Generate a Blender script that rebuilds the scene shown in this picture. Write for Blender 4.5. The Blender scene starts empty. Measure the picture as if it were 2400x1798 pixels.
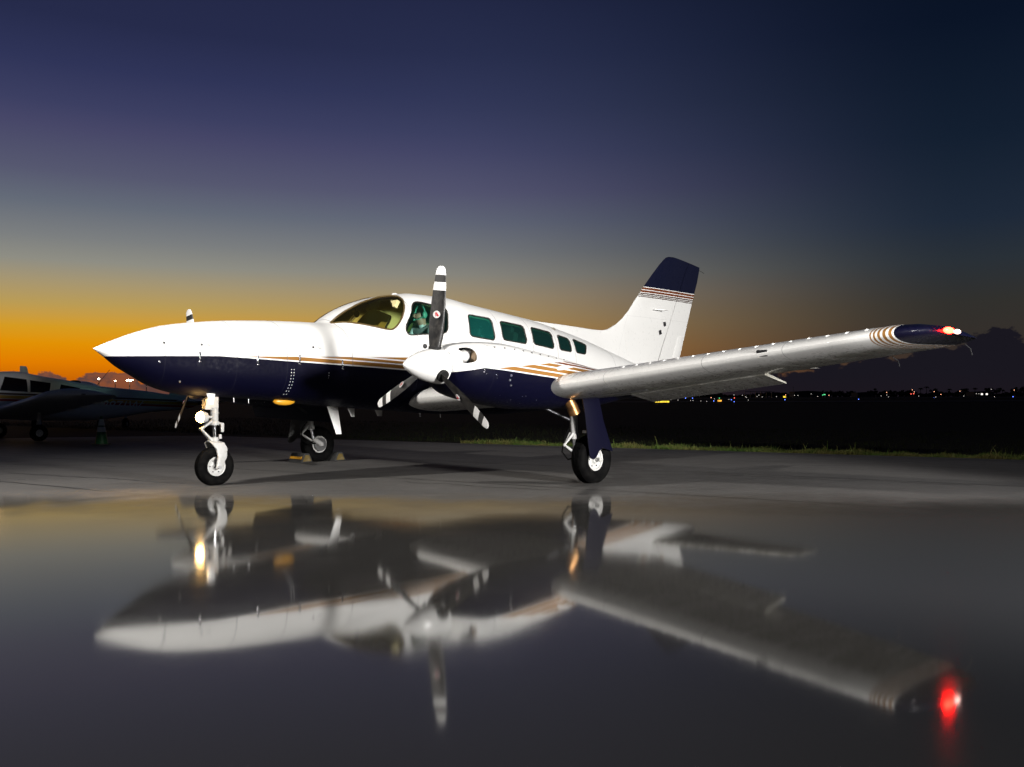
import bpy, bmesh, math, random
import numpy as np
from mathutils import Vector, Matrix
random.seed(7); rng = np.random.default_rng(7)
sc = bpy.context.scene
C = sc.collection
R = math.radians
PI = math.pi

# ------------------------------------------------------------------ camera
cd = bpy.data.cameras.new('camera'); cam = bpy.data.objects.new('camera', cd); C.objects.link(cam)
cam.location = (0, 0, .88); cam.rotation_euler = (R(90), 0, 0)
cd.sensor_width = 36; cd.lens = 2130.9/2400*36; cd.shift_y = 49.4/2400
cd.clip_start = .05; cd.clip_end = 9000
sc.camera = cam
sc.render.engine = 'CYCLES'
sc.cycles.use_denoising = True
sc.cycles.max_bounces = 8; sc.cycles.transparent_max_bounces = 16
sc.cycles.sample_clamp_indirect = 40; sc.cycles.caustics_reflective = False; sc.cycles.caustics_refractive = False
sc.view_settings.view_transform = 'Standard'; sc.view_settings.look = 'None'
sc.view_settings.exposure = 0; sc.view_settings.gamma = 1

# ------------------------------------------------------------------ node helpers
def lin(*c):
    f = lambda v: (v/255/12.92 if v/255 <= .04045 else ((v/255+.055)/1.055)**2.4)
    return tuple(f(v) for v in c)+(1,)
class NT:
    def __init__(s, tree): s.t = tree; s.n = tree.nodes; s.l = tree.links
    def put(s, sock, v):
        if v is None: return
        if isinstance(v, bpy.types.NodeSocket): s.l.new(v, sock)
        else: sock.default_value = v
    def m(s, op, a, b=None, c=None, clamp=False):
        n = s.n.new('ShaderNodeMath'); n.operation = op; n.use_clamp = clamp
        for i, v in enumerate((a, b, c)): s.put(n.inputs[i], v)
        return n.outputs[0]
    def mix(s, fac, a, b, blend='MIX'):
        n = s.n.new('ShaderNodeMix'); n.data_type = 'RGBA'; n.blend_type = blend
        s.put(n.inputs[0], fac); s.put(n.inputs[6], a); s.put(n.inputs[7], b)
        return n.outputs[2]
    def rng(s, v, a, b, c=0., d=1., smooth=True):
        n = s.n.new('ShaderNodeMapRange'); n.clamp = True
        if smooth: n.interpolation_type = 'SMOOTHSTEP'
        s.put(n.inputs[0], v)
        for i, q in enumerate((a, b, c, d)): s.put(n.inputs[i+1], q)
        return n.outputs[0]
    def noise(s, vec, scale, detail=4, rough=.55, dist=0.):
        n = s.n.new('ShaderNodeTexNoise'); s.put(n.inputs['Vector'], vec)
        n.inputs['Scale'].default_value = scale; n.inputs['Detail'].default_value = detail
        n.inputs['Roughness'].default_value = rough; n.inputs['Distortion'].default_value = dist
        return n.outputs[0]
    def comb(s, x, y, z):
        n = s.n.new('ShaderNodeCombineXYZ')
        for i, v in enumerate((x, y, z)): s.put(n.inputs[i], v)
        return n.outputs[0]
    def sep(s, v):
        n = s.n.new('ShaderNodeSeparateXYZ'); s.l.new(v, n.inputs[0]); return n.outputs
    def ramp(s, v, stops, interp='LINEAR'):
        n = s.n.new('ShaderNodeValToRGB'); s.put(n.inputs[0], v); n.color_ramp.interpolation = interp
        e = n.color_ramp.elements
        while len(e) < len(stops): e.new(.5)
        for el, (p, c) in zip(e, stops): el.position = p; el.color = c
        return n.outputs[0]
    def band(s, v, lo, hi): return s.m('MULTIPLY', s.m('GREATER_THAN', v, lo), s.m('LESS_THAN', v, hi))
    def OR(s, a, b): return s.m('MAXIMUM', a, b)
    def AND(s, a, b): return s.m('MULTIPLY', a, b)
    def bump(s, h, strength=.3, dist=.01):
        n = s.n.new('ShaderNodeBump'); s.put(n.inputs['Height'], h)
        n.inputs['Strength'].default_value = strength; n.inputs['Distance'].default_value = dist
        return n.outputs[0]

# ------------------------------------------------------------------ world: dusk sky
world = bpy.data.worlds.new('World'); sc.world = world; world.use_nodes = True
w = NT(world.node_tree)
bg = w.n['Background']
tc = w.n.new('ShaderNodeTexCoord')
x, y, z = w.sep(tc.outputs['Generated'])
el = w.m('MULTIPLY', w.m('ARCSINE', w.m('MINIMUM', w.m('MAXIMUM', z, -1.), 1.)), 180/PI)       # degrees
az = w.m('MULTIPLY', w.m('ARCTAN2', x, y), 180/PI)                # 0 = straight ahead, + right
away = w.m('ABSOLUTE', w.m('SUBTRACT', w.m('PINGPONG', w.m('ADD', az, 31.+720.), 180.), 0.))       # degrees from the sunset
EMAX = 40.
def skyramp(cols):
    return w.ramp(w.m('DIVIDE', el, EMAX, clamp=True), [(e/EMAX, lin(*c)) for e, c in cols])
sL = skyramp([(0, (176, 84, 10)), (1.4, (200, 100, 4)), (2.4, (226, 126, 0)), (3.5, (226, 146, 5)), (4.4, (214, 156, 34)), (5.7, (186, 156, 86)), (7, (165, 150, 115)), (8.1, (143, 142, 132)), (9.4, (124, 127, 128)), (11.3, (100, 107, 120)), (13, (86, 88, 112)), (15.4, (71, 71, 104)), (16.6, (60, 63, 98)), (18.7, (47, 52, 88)), (21.1, (38, 43, 75)), (40, (17, 22, 44))])
sC = skyramp([(0, (122, 74, 36)), (2, (146, 96, 52)), (3.6, (160, 118, 70)), (5, (156, 128, 90)), (6.8, (144, 129, 110)), (8.2, (126, 124, 118)), (9.6, (108, 111, 116)), (11.4, (92, 96, 115)), (13.2, (80, 80, 110)), (15.5, (64, 68, 100)), (18, (52, 58, 88)), (21, (42, 49, 79)), (25, (30, 36, 64)), (40, (14, 18, 38))])
sR = skyramp([(0, (54, 40, 36)), (2.5, (55, 45, 40)), (4, (52, 47, 43)), (5.8, (49, 48, 45)), (8.1, (41, 48, 55)), (10.4, (30, 41, 57)), (14.9, (19, 31, 48)), (21, (10, 20, 38)), (40, (5, 11, 24))])
sky = w.mix(w.rng(away, 6., 48.), sL, sC)
sky = w.mix(w.rng(away, 25., 58.), sky, sR)
# low cloud banks along the horizon
cv = w.comb(w.m('MULTIPLY', az, .34), w.m('MULTIPLY', el, .52), 3.7)
cn = w.noise(cv, 1.5, 7, .58, .15)
cn2 = w.noise(w.comb(w.m('MULTIPLY', az, .09), 1.3, 8.1), 1.0, 2, .5)
top = w.m('ADD', w.rng(az, 10., 30., 1.7, 3.55), w.m('MULTIPLY', w.m('SUBTRACT', cn2, .5), 2.6))
top = w.m('ADD', top, w.m('MULTIPLY', w.m('SUBTRACT', cn, .5), 4.6))
cm = w.rng(w.m('SUBTRACT', top, el), -.06, .22)
ccol = w.mix(w.rng(away, 0., 50.), lin(82, 66, 66), lin(25, 23, 31))
ccol = w.mix(w.m('MULTIPLY', w.rng(cn, .42, .62), w.rng(away, 46., 0., 0., .5)), ccol, lin(188, 98, 40))
ccol = w.mix(w.rng(el, 2.2, 0., 0., .6), ccol, w.mix(w.rng(away, 0., 50.), lin(112, 62, 42), lin(29, 22, 29)))
sky = w.mix(cm, sky, ccol)
sky = w.mix(w.rng(el, .0, -.6), sky, lin(12, 11, 13))
w.l.new(sky, bg.inputs[0]); bg.inputs[1].default_value = 1.0

# ------------------------------------------------------------------ lights: last trace of the sun, and the photographer's strobe lighting the airplane
def aim(o, target):
    d = Vector(target)-o.location; o.rotation_euler = d.to_track_quat('-Z', 'Y').to_euler()
sl = bpy.data.lights.new('sun', 'SUN'); sl.energy = .03; sl.angle = R(8); sl.color = (1, .62, .3)
so = bpy.data.objects.new('sun', sl); C.objects.link(so)
so.rotation_euler = (R(88), 0, R(180+31))
def spot(name, loc, tgt, power, size, blend, col, rad):
    l = bpy.data.lights.new(name, 'SPOT'); l.energy = power; l.spot_size = R(size); l.spot_blend = blend
    l.color = col; l.shadow_soft_size = rad
    o = bpy.data.objects.new(name, l); C.objects.link(o); o.location = loc; aim(o, tgt); return o
spot('strobe', (8.8, -1.5, 2.2), (-1.0, 12.2, 1.7), 16500, 50, .3, (1, .97, .93), .75)
spot('low_strobe', (-7.4, 4.6, 6.0), (-.8, 7.0, .0), 3900, 128, .7, (1, .95, .88), .25)

# ------------------------------------------------------------------ materials
MATS = {}
def mat(name, base=(.5, .5, .5), rough=.5, metal=0., spec=.5, coat=0., emit=None, estr=0., fn=None):
    m = bpy.data.materials.new(name); m.use_nodes = True
    t = NT(m.node_tree); b = t.n['Principled BSDF']
    b.inputs['Base Color'].default_value = tuple(base[:3])+(1,); b.inputs['Roughness'].default_value = rough
    b.inputs['Metallic'].default_value = metal; b.inputs['Specular IOR Level'].default_value = spec
    b.inputs['Coat Weight'].default_value = coat; b.inputs['Coat Roughness'].default_value = .05
    if emit: b.inputs['Emission Color'].default_value = tuple(emit[:3])+(1,); b.inputs['Emission Strength'].default_value = estr
    if fn: fn(t, b)
    MATS[name] = m; return m
def objco(t): return t.n.new('ShaderNodeTexCoord').outputs['Object']
WHITE = (.80, .80, .79, 1); NAVY = (.0022, .0022, .0115, 1); GOLD = (.29, .135, .032, 1); RUST = (.16, .045, .016, 1)
def grimy(t, b, col, amt=.18, scale=3.):
    v = objco(t)
    n = t.noise(v, scale, 6, .6); n2 = t.noise(v, scale*9, 4, .6)
    g = t.m('MULTIPLY', t.rng(n, .48, .75), t.rng(n2, .3, .7, .4, 1.))
    c = t.mix(t.m('MULTIPLY', g, amt), col, (.32, .30, .26, 1))
    t.put(b.inputs['Base Color'], c)
    t.put(b.inputs['Roughness'], t.rng(n2, .2, .8, b.inputs['Roughness'].default_value*.8, b.inputs['Roughness'].default_value*1.35))
    return c
def seams(t, c, masks, amt=.6, col=(.12, .12, .13, 1)):
    for mk in masks: c = t.mix(t.m('MULTIPLY', mk, amt), c, col)
    return c
def line(t, v, at, wd=.0035): return t.m('LESS_THAN', t.m('ABSOLUTE', t.m('SUBTRACT', v, at)), wd)
def fus_paint(t, b):
    a, q, z = t.sep(objco(t))
    L = t.m('MINIMUM', t.m('MULTIPLY_ADD', a, .026, 1.386+.026*3.3), t.m('MULTIPLY_ADD', a, -.0415, 1.388-.0415*3.3))
    s = t.m('SUBTRACT', z, L)
    G = t.m('MULTIPLY_ADD', a, .0272, 1.385+.0272*3.24)
    gold = t.AND(t.m('LESS_THAN', z, G), t.m('GREATER_THAN', a, -3.3))
    gm = t.OR(t.band(s, .015, .057), t.OR(t.band(s, .072, .103), t.band(s, .12, .165)))
    gm = t.AND(gm, gold)
    c = grimy(t, b, WHITE, .05)
    c = t.mix(gm, c, GOLD)
    nv = t.m('LESS_THAN', s, 0.)
    c = t.mix(nv, c, NAVY)
    sm = [line(t, a, -3.78), line(t, a, -3.08), line(t, a, -2.52), line(t, a, -1.72), line(t, a, -.80), line(t, a, .62, .003), line(t, a, 1.24, .003), line(t, a, 1.8, .003), line(t, a, 2.25, .003), line(t, a, 3.4, .003)]
    hl = t.AND(line(t, z, 1.425, .003), t.OR(t.band(a, -3.78, -3.08), t.band(a, -2.52, -1.72)))
    ns = t.m('SUBTRACT', 1., t.m('MULTIPLY', nv, .93))
    c = seams(t, c, [t.AND(q_, ns) for q_ in sm], .7); c = seams(t, c, [hl], .6)
    # rows of screws along two seams on the navy belly
    dots = t.AND(t.m('GREATER_THAN', t.m('SINE', t.m('MULTIPLY', z, 2*PI/.034)), .55), t.OR(line(t, a, -2.47, .004), line(t, a, -2.44, .004)))
    dots = t.AND(dots, t.band(z, .99, 1.27))
    d2 = t.AND(t.m('GREATER_THAN', t.m('SINE', t.m('MULTIPLY', z, 2*PI/.03)), .3), t.AND(line(t, a, -2.02, .004), t.band(z, 1.18, 1.26)))
    c = t.mix(t.OR(dots, d2), c, (.75, .75, .75, 1))
    t.put(b.inputs['Base Color'], c)
mat('fuselage_paint', rough=.5, coat=0., spec=.05, fn=fus_paint)
def nac_paint(t, b):
    a, q, z = t.sep(objco(t))
    L = t.m('MINIMUM', t.m('MULTIPLY_ADD', a, .17, 1.228+.17*1.8), t.m('MULTIPLY_ADD', a, -.084, 1.228-.084*1.62))
    s = t.m('SUBTRACT', z, L)
    G = t.m('MULTIPLY_ADD', a, .098, 1.237+.098*1.62)
    on = t.AND(t.m('LESS_THAN', z, G), t.m('GREATER_THAN', a, -1.62))
    gm = t.AND(on, t.OR(t.band(s, .013, .052), t.OR(t.band(s, .066, .104), t.band(s, .118, .15))))
    rm = t.AND(on, t.OR(t.band(s, .162, .182), t.band(s, .192, .206)))
    c = grimy(t, b, WHITE, .06)
    c = t.mix(gm, c, GOLD); c = t.mix(rm, c, RUST)
    nv = t.m('LESS_THAN', s, 0.)
    v = objco(t)
    chip = t.AND(t.m('GREATER_THAN', t.noise(v, 13, 5, .7), .64), t.AND(t.band(a, -1.86, -1.55), t.band(z, 1.13, 1.232)))
    chip2 = t.AND(t.m('GREATER_THAN', t.noise(v, 30, 3, .6), .70), t.AND(t.band(a, -1.5, -.9), t.band(z, .88, .98)))
    nv = t.AND(nv, t.m('SUBTRACT', 1., t.OR(chip, chip2)))
    c = t.mix(nv, c, NAVY)
    # louvres of screws along the upper cowl split, cowl seams
    hl = t.AND(line(t, t.m('MULTIPLY_ADD', a, .16, z), 1.36+.16*-.95, .0025), t.m('GREATER_THAN', a, -1.63))
    ns = t.m('SUBTRACT', 1., t.m('MULTIPLY', nv, .93))
    c = seams(t, c, [t.AND(line(t, a, -1.635), ns), t.AND(line(t, a, -.72), ns), hl], .5)
    t.put(b.inputs['Base Color'], c)
mat('nacelle_paint', rough=.45, coat=0., spec=.07, fn=nac_paint)
def fin_paint(t, b):
    a, q, z = t.sep(objco(t))
    s = t.m('SUBTRACT', 2.888, z)
    c = grimy(t, b, WHITE, .10, 2.)
    br = t.OR(t.band(s, .014, .05), t.band(s, .064, .098))
    dk = t.OR(t.band(s, .112, .132), t.OR(t.band(s, .143, .158), t.band(s, .168, .182)))
    c = t.mix(br, c, RUST); c = t.mix(dk, c, (.05, .02, .012, 1))
    c = t.mix(t.m('LESS_THAN', s, 0.), c, (.006, .007, .022, 1))
    c = seams(t, c, [line(t, t.m('MULTIPLY_ADD', z, -.52, a), 3.0, .003), line(t, z, 2.36, .0025)], .2)
    t.put(b.inputs['Base Color'], c)
mat('fin_paint', rough=.3, coat=.3, fn=fin_paint)
def wing_paint(t, b):
    a, q, z = t.sep(objco(t)); p = t.m('ABSOLUTE', q)
    c = grimy(t, b, WHITE, .14, 2.2)
    shade_grime = t.noise(t.comb(t.m('MULTIPLY', a, .6), t.m('MULTIPLY', q, 5.), z), 2.2, 5, .65)
    c = t.mix(t.m('MULTIPLY', t.rng(shade_grime, .25, .6, .45, 1.), t.rng(a, -.78, -.5, 0., .88)), c, (.17, .16, .125, 1))  # grime, deepened aft of the leading edge to paint in the underside's shade
    g = t.band(p, 6.300, 6.480)
    st = t.OR(t.OR(t.band(p, 6.312, 6.328), t.band(p, 6.344, 6.362)), t.OR(t.OR(t.band(p, 6.382, 6.402), t.band(p, 6.425, 6.444)), t.band(p, 6.466, 6.480)))
    c = t.mix(g, c, GOLD); c = t.mix(t.AND(g, st), c, WHITE)
    c = t.mix(t.m('GREATER_THAN', p, 6.480), c, NAVY)
    c = seams(t, c, [line(t, a, -.33, .003), line(t, p, 3.6, .003), line(t, p, 4.75, .004), line(t, p, 5.55, .003), t.AND(line(t, a, .34, .004), t.m('GREATER_THAN', p, 4.75))], .5)
    t.put(b.inputs['Base Color'], c)
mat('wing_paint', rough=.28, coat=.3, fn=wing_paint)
mat('white_paint', WHITE, .3, coat=.3, fn=lambda t, b: grimy(t, b, WHITE, .3, 8))
mat('navy_paint', NAVY, .4, spec=.3)
mat('gear_paint', WHITE, .4, fn=lambda t, b: grimy(t, b, (.50, .50, .49, 1), .6, 22))
mat('door_inner', (.16, .16, .16), .6)
mat('spinner_paint', WHITE, .2, coat=.6, fn=lambda t, b: grimy(t, b, WHITE, .08, 6))
mat('black_rubber', (.012, .012, .013), .8, spec=.06, fn=lambda t, b: t.put(b.inputs['Base Color'], t.mix(t.rng(t.noise(objco(t), 14, 5), .4, .7), (.002, .002, .0022, 1), (.006, .0058, .0056, 1))))
mat('seal_rubber', (.02, .018, .014), .6)
mat('seal_brown', (.10, .065, .02), .5)
mat('chrome', (.75, .76, .8), .12, 1.)
mat('steel', (.45, .45, .46), .35, 1.)
mat('dark_metal', (.05, .05, .055), .45, .7)
mat('copper_pipe', (.46, .22, .09), .38, .9, fn=lambda t, b: t.put(b.inputs['Base Color'], t.mix(t.rng(t.noise(objco(t), 14, 4), .35, .7), (.50, .26, .10, 1), (.16, .08, .04, 1))))
mat('baffle_tan', (.30, .21, .13), .7)
mat('cavity_black', (.004, .004, .004), .8)
mat('orange_fairing', (.75, .36, .02), .35)
mat('rim_white', (.6, .6, .6), .4, fn=lambda t, b: grimy(t, b, (.55, .55, .54, 1), .5, 18))
def blade_paint(t, b):
    x, y, z = t.sep(objco(t))
    v = objco(t)
    worn = t.mix(t.rng(t.noise(t.comb(t.m('MULTIPLY', x, 3.), y, z), 9, 6, .65), .42, .7), (.009, .009, .0095, 1), (.042, .039, .036, 1))
    r1 = .97
    wb = t.OR(t.m('GREATER_THAN', z, r1-.085), t.band(z, r1-.235, r1-.155))
    bb = t.band(z, r1-.155, r1-.085)
    c = t.mix(bb, worn, (.03, .03, .03, 1)); c = t.mix(wb, c, (.8, .8, .8, 1))
    t.put(b.inputs['Base Color'], c)
mat('blade_paint', rough=.42, metal=0., spec=.35, fn=blade_paint)
mat('decal_white', (.55, .54, .54), .4); mat('decal_red', (.5, .02, .03), .4); mat('decal_ink', (.05, .05, .06), .5)
def glass(name, tint, ior=1.5, extra=0., film=None, fa=0.):
    m = bpy.data.materials.new(name); m.use_nodes = True; t = NT(m.node_tree)
    t.n.remove(t.n['Principled BSDF']); out = t.n['Material Output']
    tr = t.n.new('ShaderNodeBsdfTransparent'); tr.inputs[0].default_value = tuple(tint)+(1,)
    gl = t.n.new('ShaderNodeBsdfGlossy'); gl.inputs['Roughness'].default_value = .02
    fr = t.n.new('ShaderNodeFresnel'); fr.inputs[0].default_value = ior
    mx = t.n.new('ShaderNodeMixShader')
    t.l.new(t.m('ADD', fr.outputs[0], extra), mx.inputs[0]); t.l.new(tr.outputs[0], mx.inputs[1]); t.l.new(gl.outputs[0], mx.inputs[2])
    sh = mx.outputs[0]
    if film:
        df = t.n.new('ShaderNodeBsdfDiffuse'); df.inputs[0].default_value = tuple(film)+(1,); m2 = t.n.new('ShaderNodeMixShader'); m2.inputs[0].default_value = fa
        t.l.new(sh, m2.inputs[1]); t.l.new(df.outputs[0], m2.inputs[2]); sh = m2.outputs[0]
    t.l.new(sh, out.inputs[0]); MATS[name] = m
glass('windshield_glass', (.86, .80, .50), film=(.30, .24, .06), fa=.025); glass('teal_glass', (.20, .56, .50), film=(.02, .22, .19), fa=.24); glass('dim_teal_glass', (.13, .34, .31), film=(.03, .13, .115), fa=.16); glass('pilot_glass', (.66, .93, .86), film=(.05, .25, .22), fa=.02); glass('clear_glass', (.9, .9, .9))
glass('dark_glass', (.05, .045, .05))
mat('cabin_lining', (.68, .60, .30), .7); mat('cabin_trim', (.30, .42, .38), .7); mat('seat_leather', (.22, .20, .16), .6)
mat('glareshield_black', (.01, .01, .01), .8)
mat('skin', (.42, .22, .15), .5); mat('shirt_white', (.62, .64, .64), .8); mat('trousers_dark', (.02, .02, .03), .8); mat('hair_dark', (.03, .02, .015), .7)
mat('headset_green', (.08, .30, .20), .4)
mat('landing_light_glow', (1, 1, 1), .4, emit=(1, .58, .18), estr=70)
mat('taxi_light_glow', (1, 1, 1), .4, emit=(1, .55, .15), estr=25)
mat('nav_red_glow', (1, .1, .05), .3, emit=(1, .004, .002), estr=200)
mat('strobe_white_glow', (1, 1, 1), .3, emit=(1, .6, .5), estr=8)

# ------------------------------------------------------------------ mesh helpers
def link(o, parent=None):
    C.objects.link(o)
    if parent is not None: o.parent = parent
    return o
def mesh_obj(name, verts, faces, m, parent=None, smooth=True, angle=40):
    me = bpy.data.meshes.new(name); me.from_pydata([tuple(v) for v in verts], [], faces); me.update()
    if smooth:
        me.polygons.foreach_set('use_smooth', [True]*len(me.polygons))
        me.set_sharp_from_angle(angle=R(angle))
    me.materials.append(MATS[m] if isinstance(m, str) else m)
    return link(bpy.data.objects.new(name, me), parent)
def tag(o, label=None, cat=None, group=None, kind=None):
    if label: o['label'] = label
    if cat: o['category'] = cat
    if group: o['group'] = group
    if kind: o['kind'] = kind
    return o
def thing(name, loc, rz, label, cat, group=None):
    o = bpy.data.objects.new(name, None); C.objects.link(o); o.location = loc; o.rotation_euler = (0, 0, rz)
    o.empty_display_size = .2
    return tag(o, label, cat, group)
class MB:
    """collects pieces into one mesh"""
    def __init__(s): s.v = []; s.f = []
    def add(s, verts, faces):
        k = len(s.v); s.v += [tuple(q) for q in verts]; s.f += [[i+k for i in fc] for fc in faces]; return s
    def box(s, c, d, rot=None):
        c = Vector(c); vs = []
        for sx in (-1, 1):
            for sy in (-1, 1):
                for sz in (-1, 1):
                    q = Vector((sx*d[0]/2, sy*d[1]/2, sz*d[2]/2))
                    if rot is not None: q = rot @ q
                    vs.append(c+q)
        return s.add(vs, [(0, 1, 3, 2), (4, 6, 7, 5), (0, 4, 5, 1), (2, 3, 7, 6), (0, 2, 6, 4), (1, 5, 7, 3)])
    def tube(s, pts, rad, n=12, cap=True):
        pts = [Vector(q) for q in pts]
        rads = rad if isinstance(rad, (list, tuple)) else [rad]*len(pts)
        k0 = len(s.v); ref = None
        for i, q in enumerate(pts):
            d = (pts[min(i+1, len(pts)-1)]-pts[max(i-1, 0)])
            if d.length < 1e-9: d = Vector((0, 0, 1))
            d.normalize()
            if ref is None: ref = d.orthogonal().normalized()
            ref = (ref-d*ref.dot(d)).normalized(); bi = d.cross(ref)
            for j in range(n):
                t = 2*PI*j/n; s.v.append(tuple(q+(ref*math.cos(t)+bi*math.sin(t))*rads[i]))
        for i in range(len(pts)-1):
            for j in range(n):
                a, b = k0+i*n+j, k0+i*n+(j+1) % n
                s.f.append([a, b, b+n, a+n])
        if cap:
            s.f.append([k0+j for j in range(n)][::-1]); s.f.append([k0+(len(pts)-1)*n+j for j in range(n)])
        return s
    def lathe(s, prof, c=(0, 0, 0), axis='y', n=40):
        """prof: list of (radius, height along axis)"""
        k0 = len(s.v); m = len(prof)
        for j in range(n):
            t = 2*PI*j/n
            for r, hgt in prof:
                q = {'y': (r*math.cos(t), hgt, r*math.sin(t)), 'z': (r*math.cos(t), r*math.sin(t), hgt), 'x': (hgt, r*math.cos(t), r*math.sin(t))}[axis]
                s.v.append((q[0]+c[0], q[1]+c[1], q[2]+c[2]))
        for j in range(n):
            for i in range(m-1):
                a, b = k0+j*m+i, k0+((j+1) % n)*m+i
                s.f.append([a, a+1, b+1, b])
        return s
    def prism(s, poly, off, n):
        """poly: 3d points, off: extrusion vector"""
        off = Vector(off); k = len(poly)
        vs = [Vector(q)-off/2 for q in poly]+[Vector(q)+off/2 for q in poly]
        fs = [list(range(k))[::-1], list(range(k, 2*k))]+[[i, (i+1) % k, k+(i+1) % k, k+i] for i in range(k)]
        return s.add(vs, fs)
    def ball(s, c, r, n=16, m=10):
        k0 = len(s.v); rx, ry, rz = (r, r, r) if not isinstance(r, (tuple, list)) else r
        for i in range(m+1):
            ph = PI*i/m
            for j in range(n):
                t = 2*PI*j/n
                s.v.append((c[0]+rx*math.sin(ph)*math.cos(t), c[1]+ry*math.sin(ph)*math.sin(t), c[2]+rz*math.cos(ph)))
        for i in range(m):
            for j in range(n):
                a, b = k0+i*n+j, k0+i*n+(j+1) % n
                s.f.append([a, a+n, b+n, b])
        return s
    def build(s, name, m, parent=None, smooth=True, angle=40, bevel=0.):
        o = mesh_obj(name, s.v, s.f, m, parent, smooth, angle)
        if bevel:
            bm = bmesh.new(); bm.from_mesh(o.data); bmesh.ops.remove_doubles(bm, verts=bm.verts, dist=1e-6)
            es = [e for e in bm.edges if len(e.link_faces) == 2 and e.calc_face_angle() > R(50)]
            bmesh.ops.bevel(bm, geom=es, offset=bevel, segments=2, profile=.6, affect='EDGES', clamp_overlap=True)
            bmesh.ops.recalc_face_normals(bm, faces=bm.faces)
            bm.to_mesh(o.data); bm.free()
            o.data.polygons.foreach_set('use_smooth', [True]*len(o.data.polygons)); o.data.set_sharp_from_angle(angle=R(angle))
        return o
def recalc(o):
    bm = bmesh.new(); bm.from_mesh(o.data); bmesh.ops.recalc_face_normals(bm, faces=bm.faces); bm.to_mesh(o.data); bm.free()
    o.data.set_sharp_from_angle(angle=R(40)); return o
def copy_tree(o, parent=None):
    c = o.copy(); C.objects.link(c); c.parent = parent
    for ch in list(o.children): copy_tree(ch, c)
    return c
def pchip(T):
    xs = [t[0] for t in T]; ys = [t[1] for t in T]; n = len(xs)
    d = [(ys[i+1]-ys[i])/(xs[i+1]-xs[i]) for i in range(n-1)]
    m = [d[0]]+[0 if d[i-1]*d[i] <= 0 else 2*d[i-1]*d[i]/(d[i-1]+d[i]) for i in range(1, n-1)]+[d[-1]]
    def g(x):
        if x <= xs[0]: return ys[0]
        if x >= xs[-1]: return ys[-1]
        i = 0
        while x > xs[i+1]: i += 1
        h = xs[i+1]-xs[i]; t = (x-xs[i])/h
        return ((1+2*t)*(1-t)**2*ys[i]+t*(1-t)**2*h*m[i]+t*t*(3-2*t)*ys[i+1]+t*t*(t-1)*h*m[i+1])
    return g
def lerp(a, b, t): t = max(0, min(1, t)); return a+(b-a)*t
def sup(t, wd, ht, hb, nt, nb):
    s, c = abs(math.sin(t)), math.cos(t)
    h, n = (ht, nt) if c >= 0 else (hb, nb)
    return ((s/wd)**n+(abs(c)/h)**n)**(-1/n)
def round_poly(P, r=.3, k=5):
    out = []; n = len(P)
    for i in range(n):
        p0, p1, p2 = np.array(P[i-1]), np.array(P[i]), np.array(P[(i+1) % n])
        l0, l2 = np.linalg.norm(p0-p1), np.linalg.norm(p2-p1)
        q0 = p1+(p0-p1)/l0*min(r, l0*.45); q2 = p1+(p2-p1)/l2*min(r, l2*.45)
        for j in range(k+1):
            t = j/k; out.append((1-t)**2*q0+2*t*(1-t)*p1+t*t*q2)
    return np.array(out)
def poly_sdf(P, Q):
    """signed distance (negative inside) of points Q to polygon P"""
    d = np.full(len(Q), 1e9); inside = np.zeros(len(Q), bool)
    for i in range(len(P)):
        a, b = P[i], P[(i+1) % len(P)]; e = b-a; wv = Q-a
        t = np.clip((wv@e)/(e@e+1e-12), 0, 1); d = np.minimum(d, ((wv-np.outer(t, e))**2).sum(1))
        c1 = (a[1] > Q[:, 1]) != (b[1] > Q[:, 1])
        with np.errstate(divide='ignore', invalid='ignore'):
            xi = (b[0]-a[0])*(Q[:, 1]-a[1])/(b[1]-a[1]+1e-15)+a[0]
        inside ^= c1 & (Q[:, 0] < xi)
    d = np.sqrt(d); return np.where(inside, -d, d)
def clip(V, F, val):
    """keep the part of a polygon mesh where val > 0 (cuts faces along val = 0)"""
    V = [tuple(q) for q in V]; cache = {}; out = []
    def cut(i, j):
        k = (min(i, j), max(i, j))
        if k not in cache:
            t = val[i]/(val[i]-val[j]); a, b = V[i], V[j]
            cache[k] = len(V); V.append(tuple(a[q]+(b[q]-a[q])*t for q in range(3)))
        return cache[k]
    for fc in F:
        pos = [val[i] > 0 for i in fc]
        if all(pos): out.append(list(fc)); continue
        if not any(pos): continue
        g = []
        for a in range(len(fc)):
            i, j = fc[a], fc[(a+1) % len(fc)]
            if val[i] > 0: g.append(i)
            if (val[i] > 0) != (val[j] > 0): g.append(cut(i, j))
        if len(g) > 2: out.append(g)
    used = sorted({i for fc in out for i in fc}); mp = {k: n for n, k in enumerate(used)}
    return [V[i] for i in used], [[mp[i] for i in fc] for fc in out]

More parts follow.
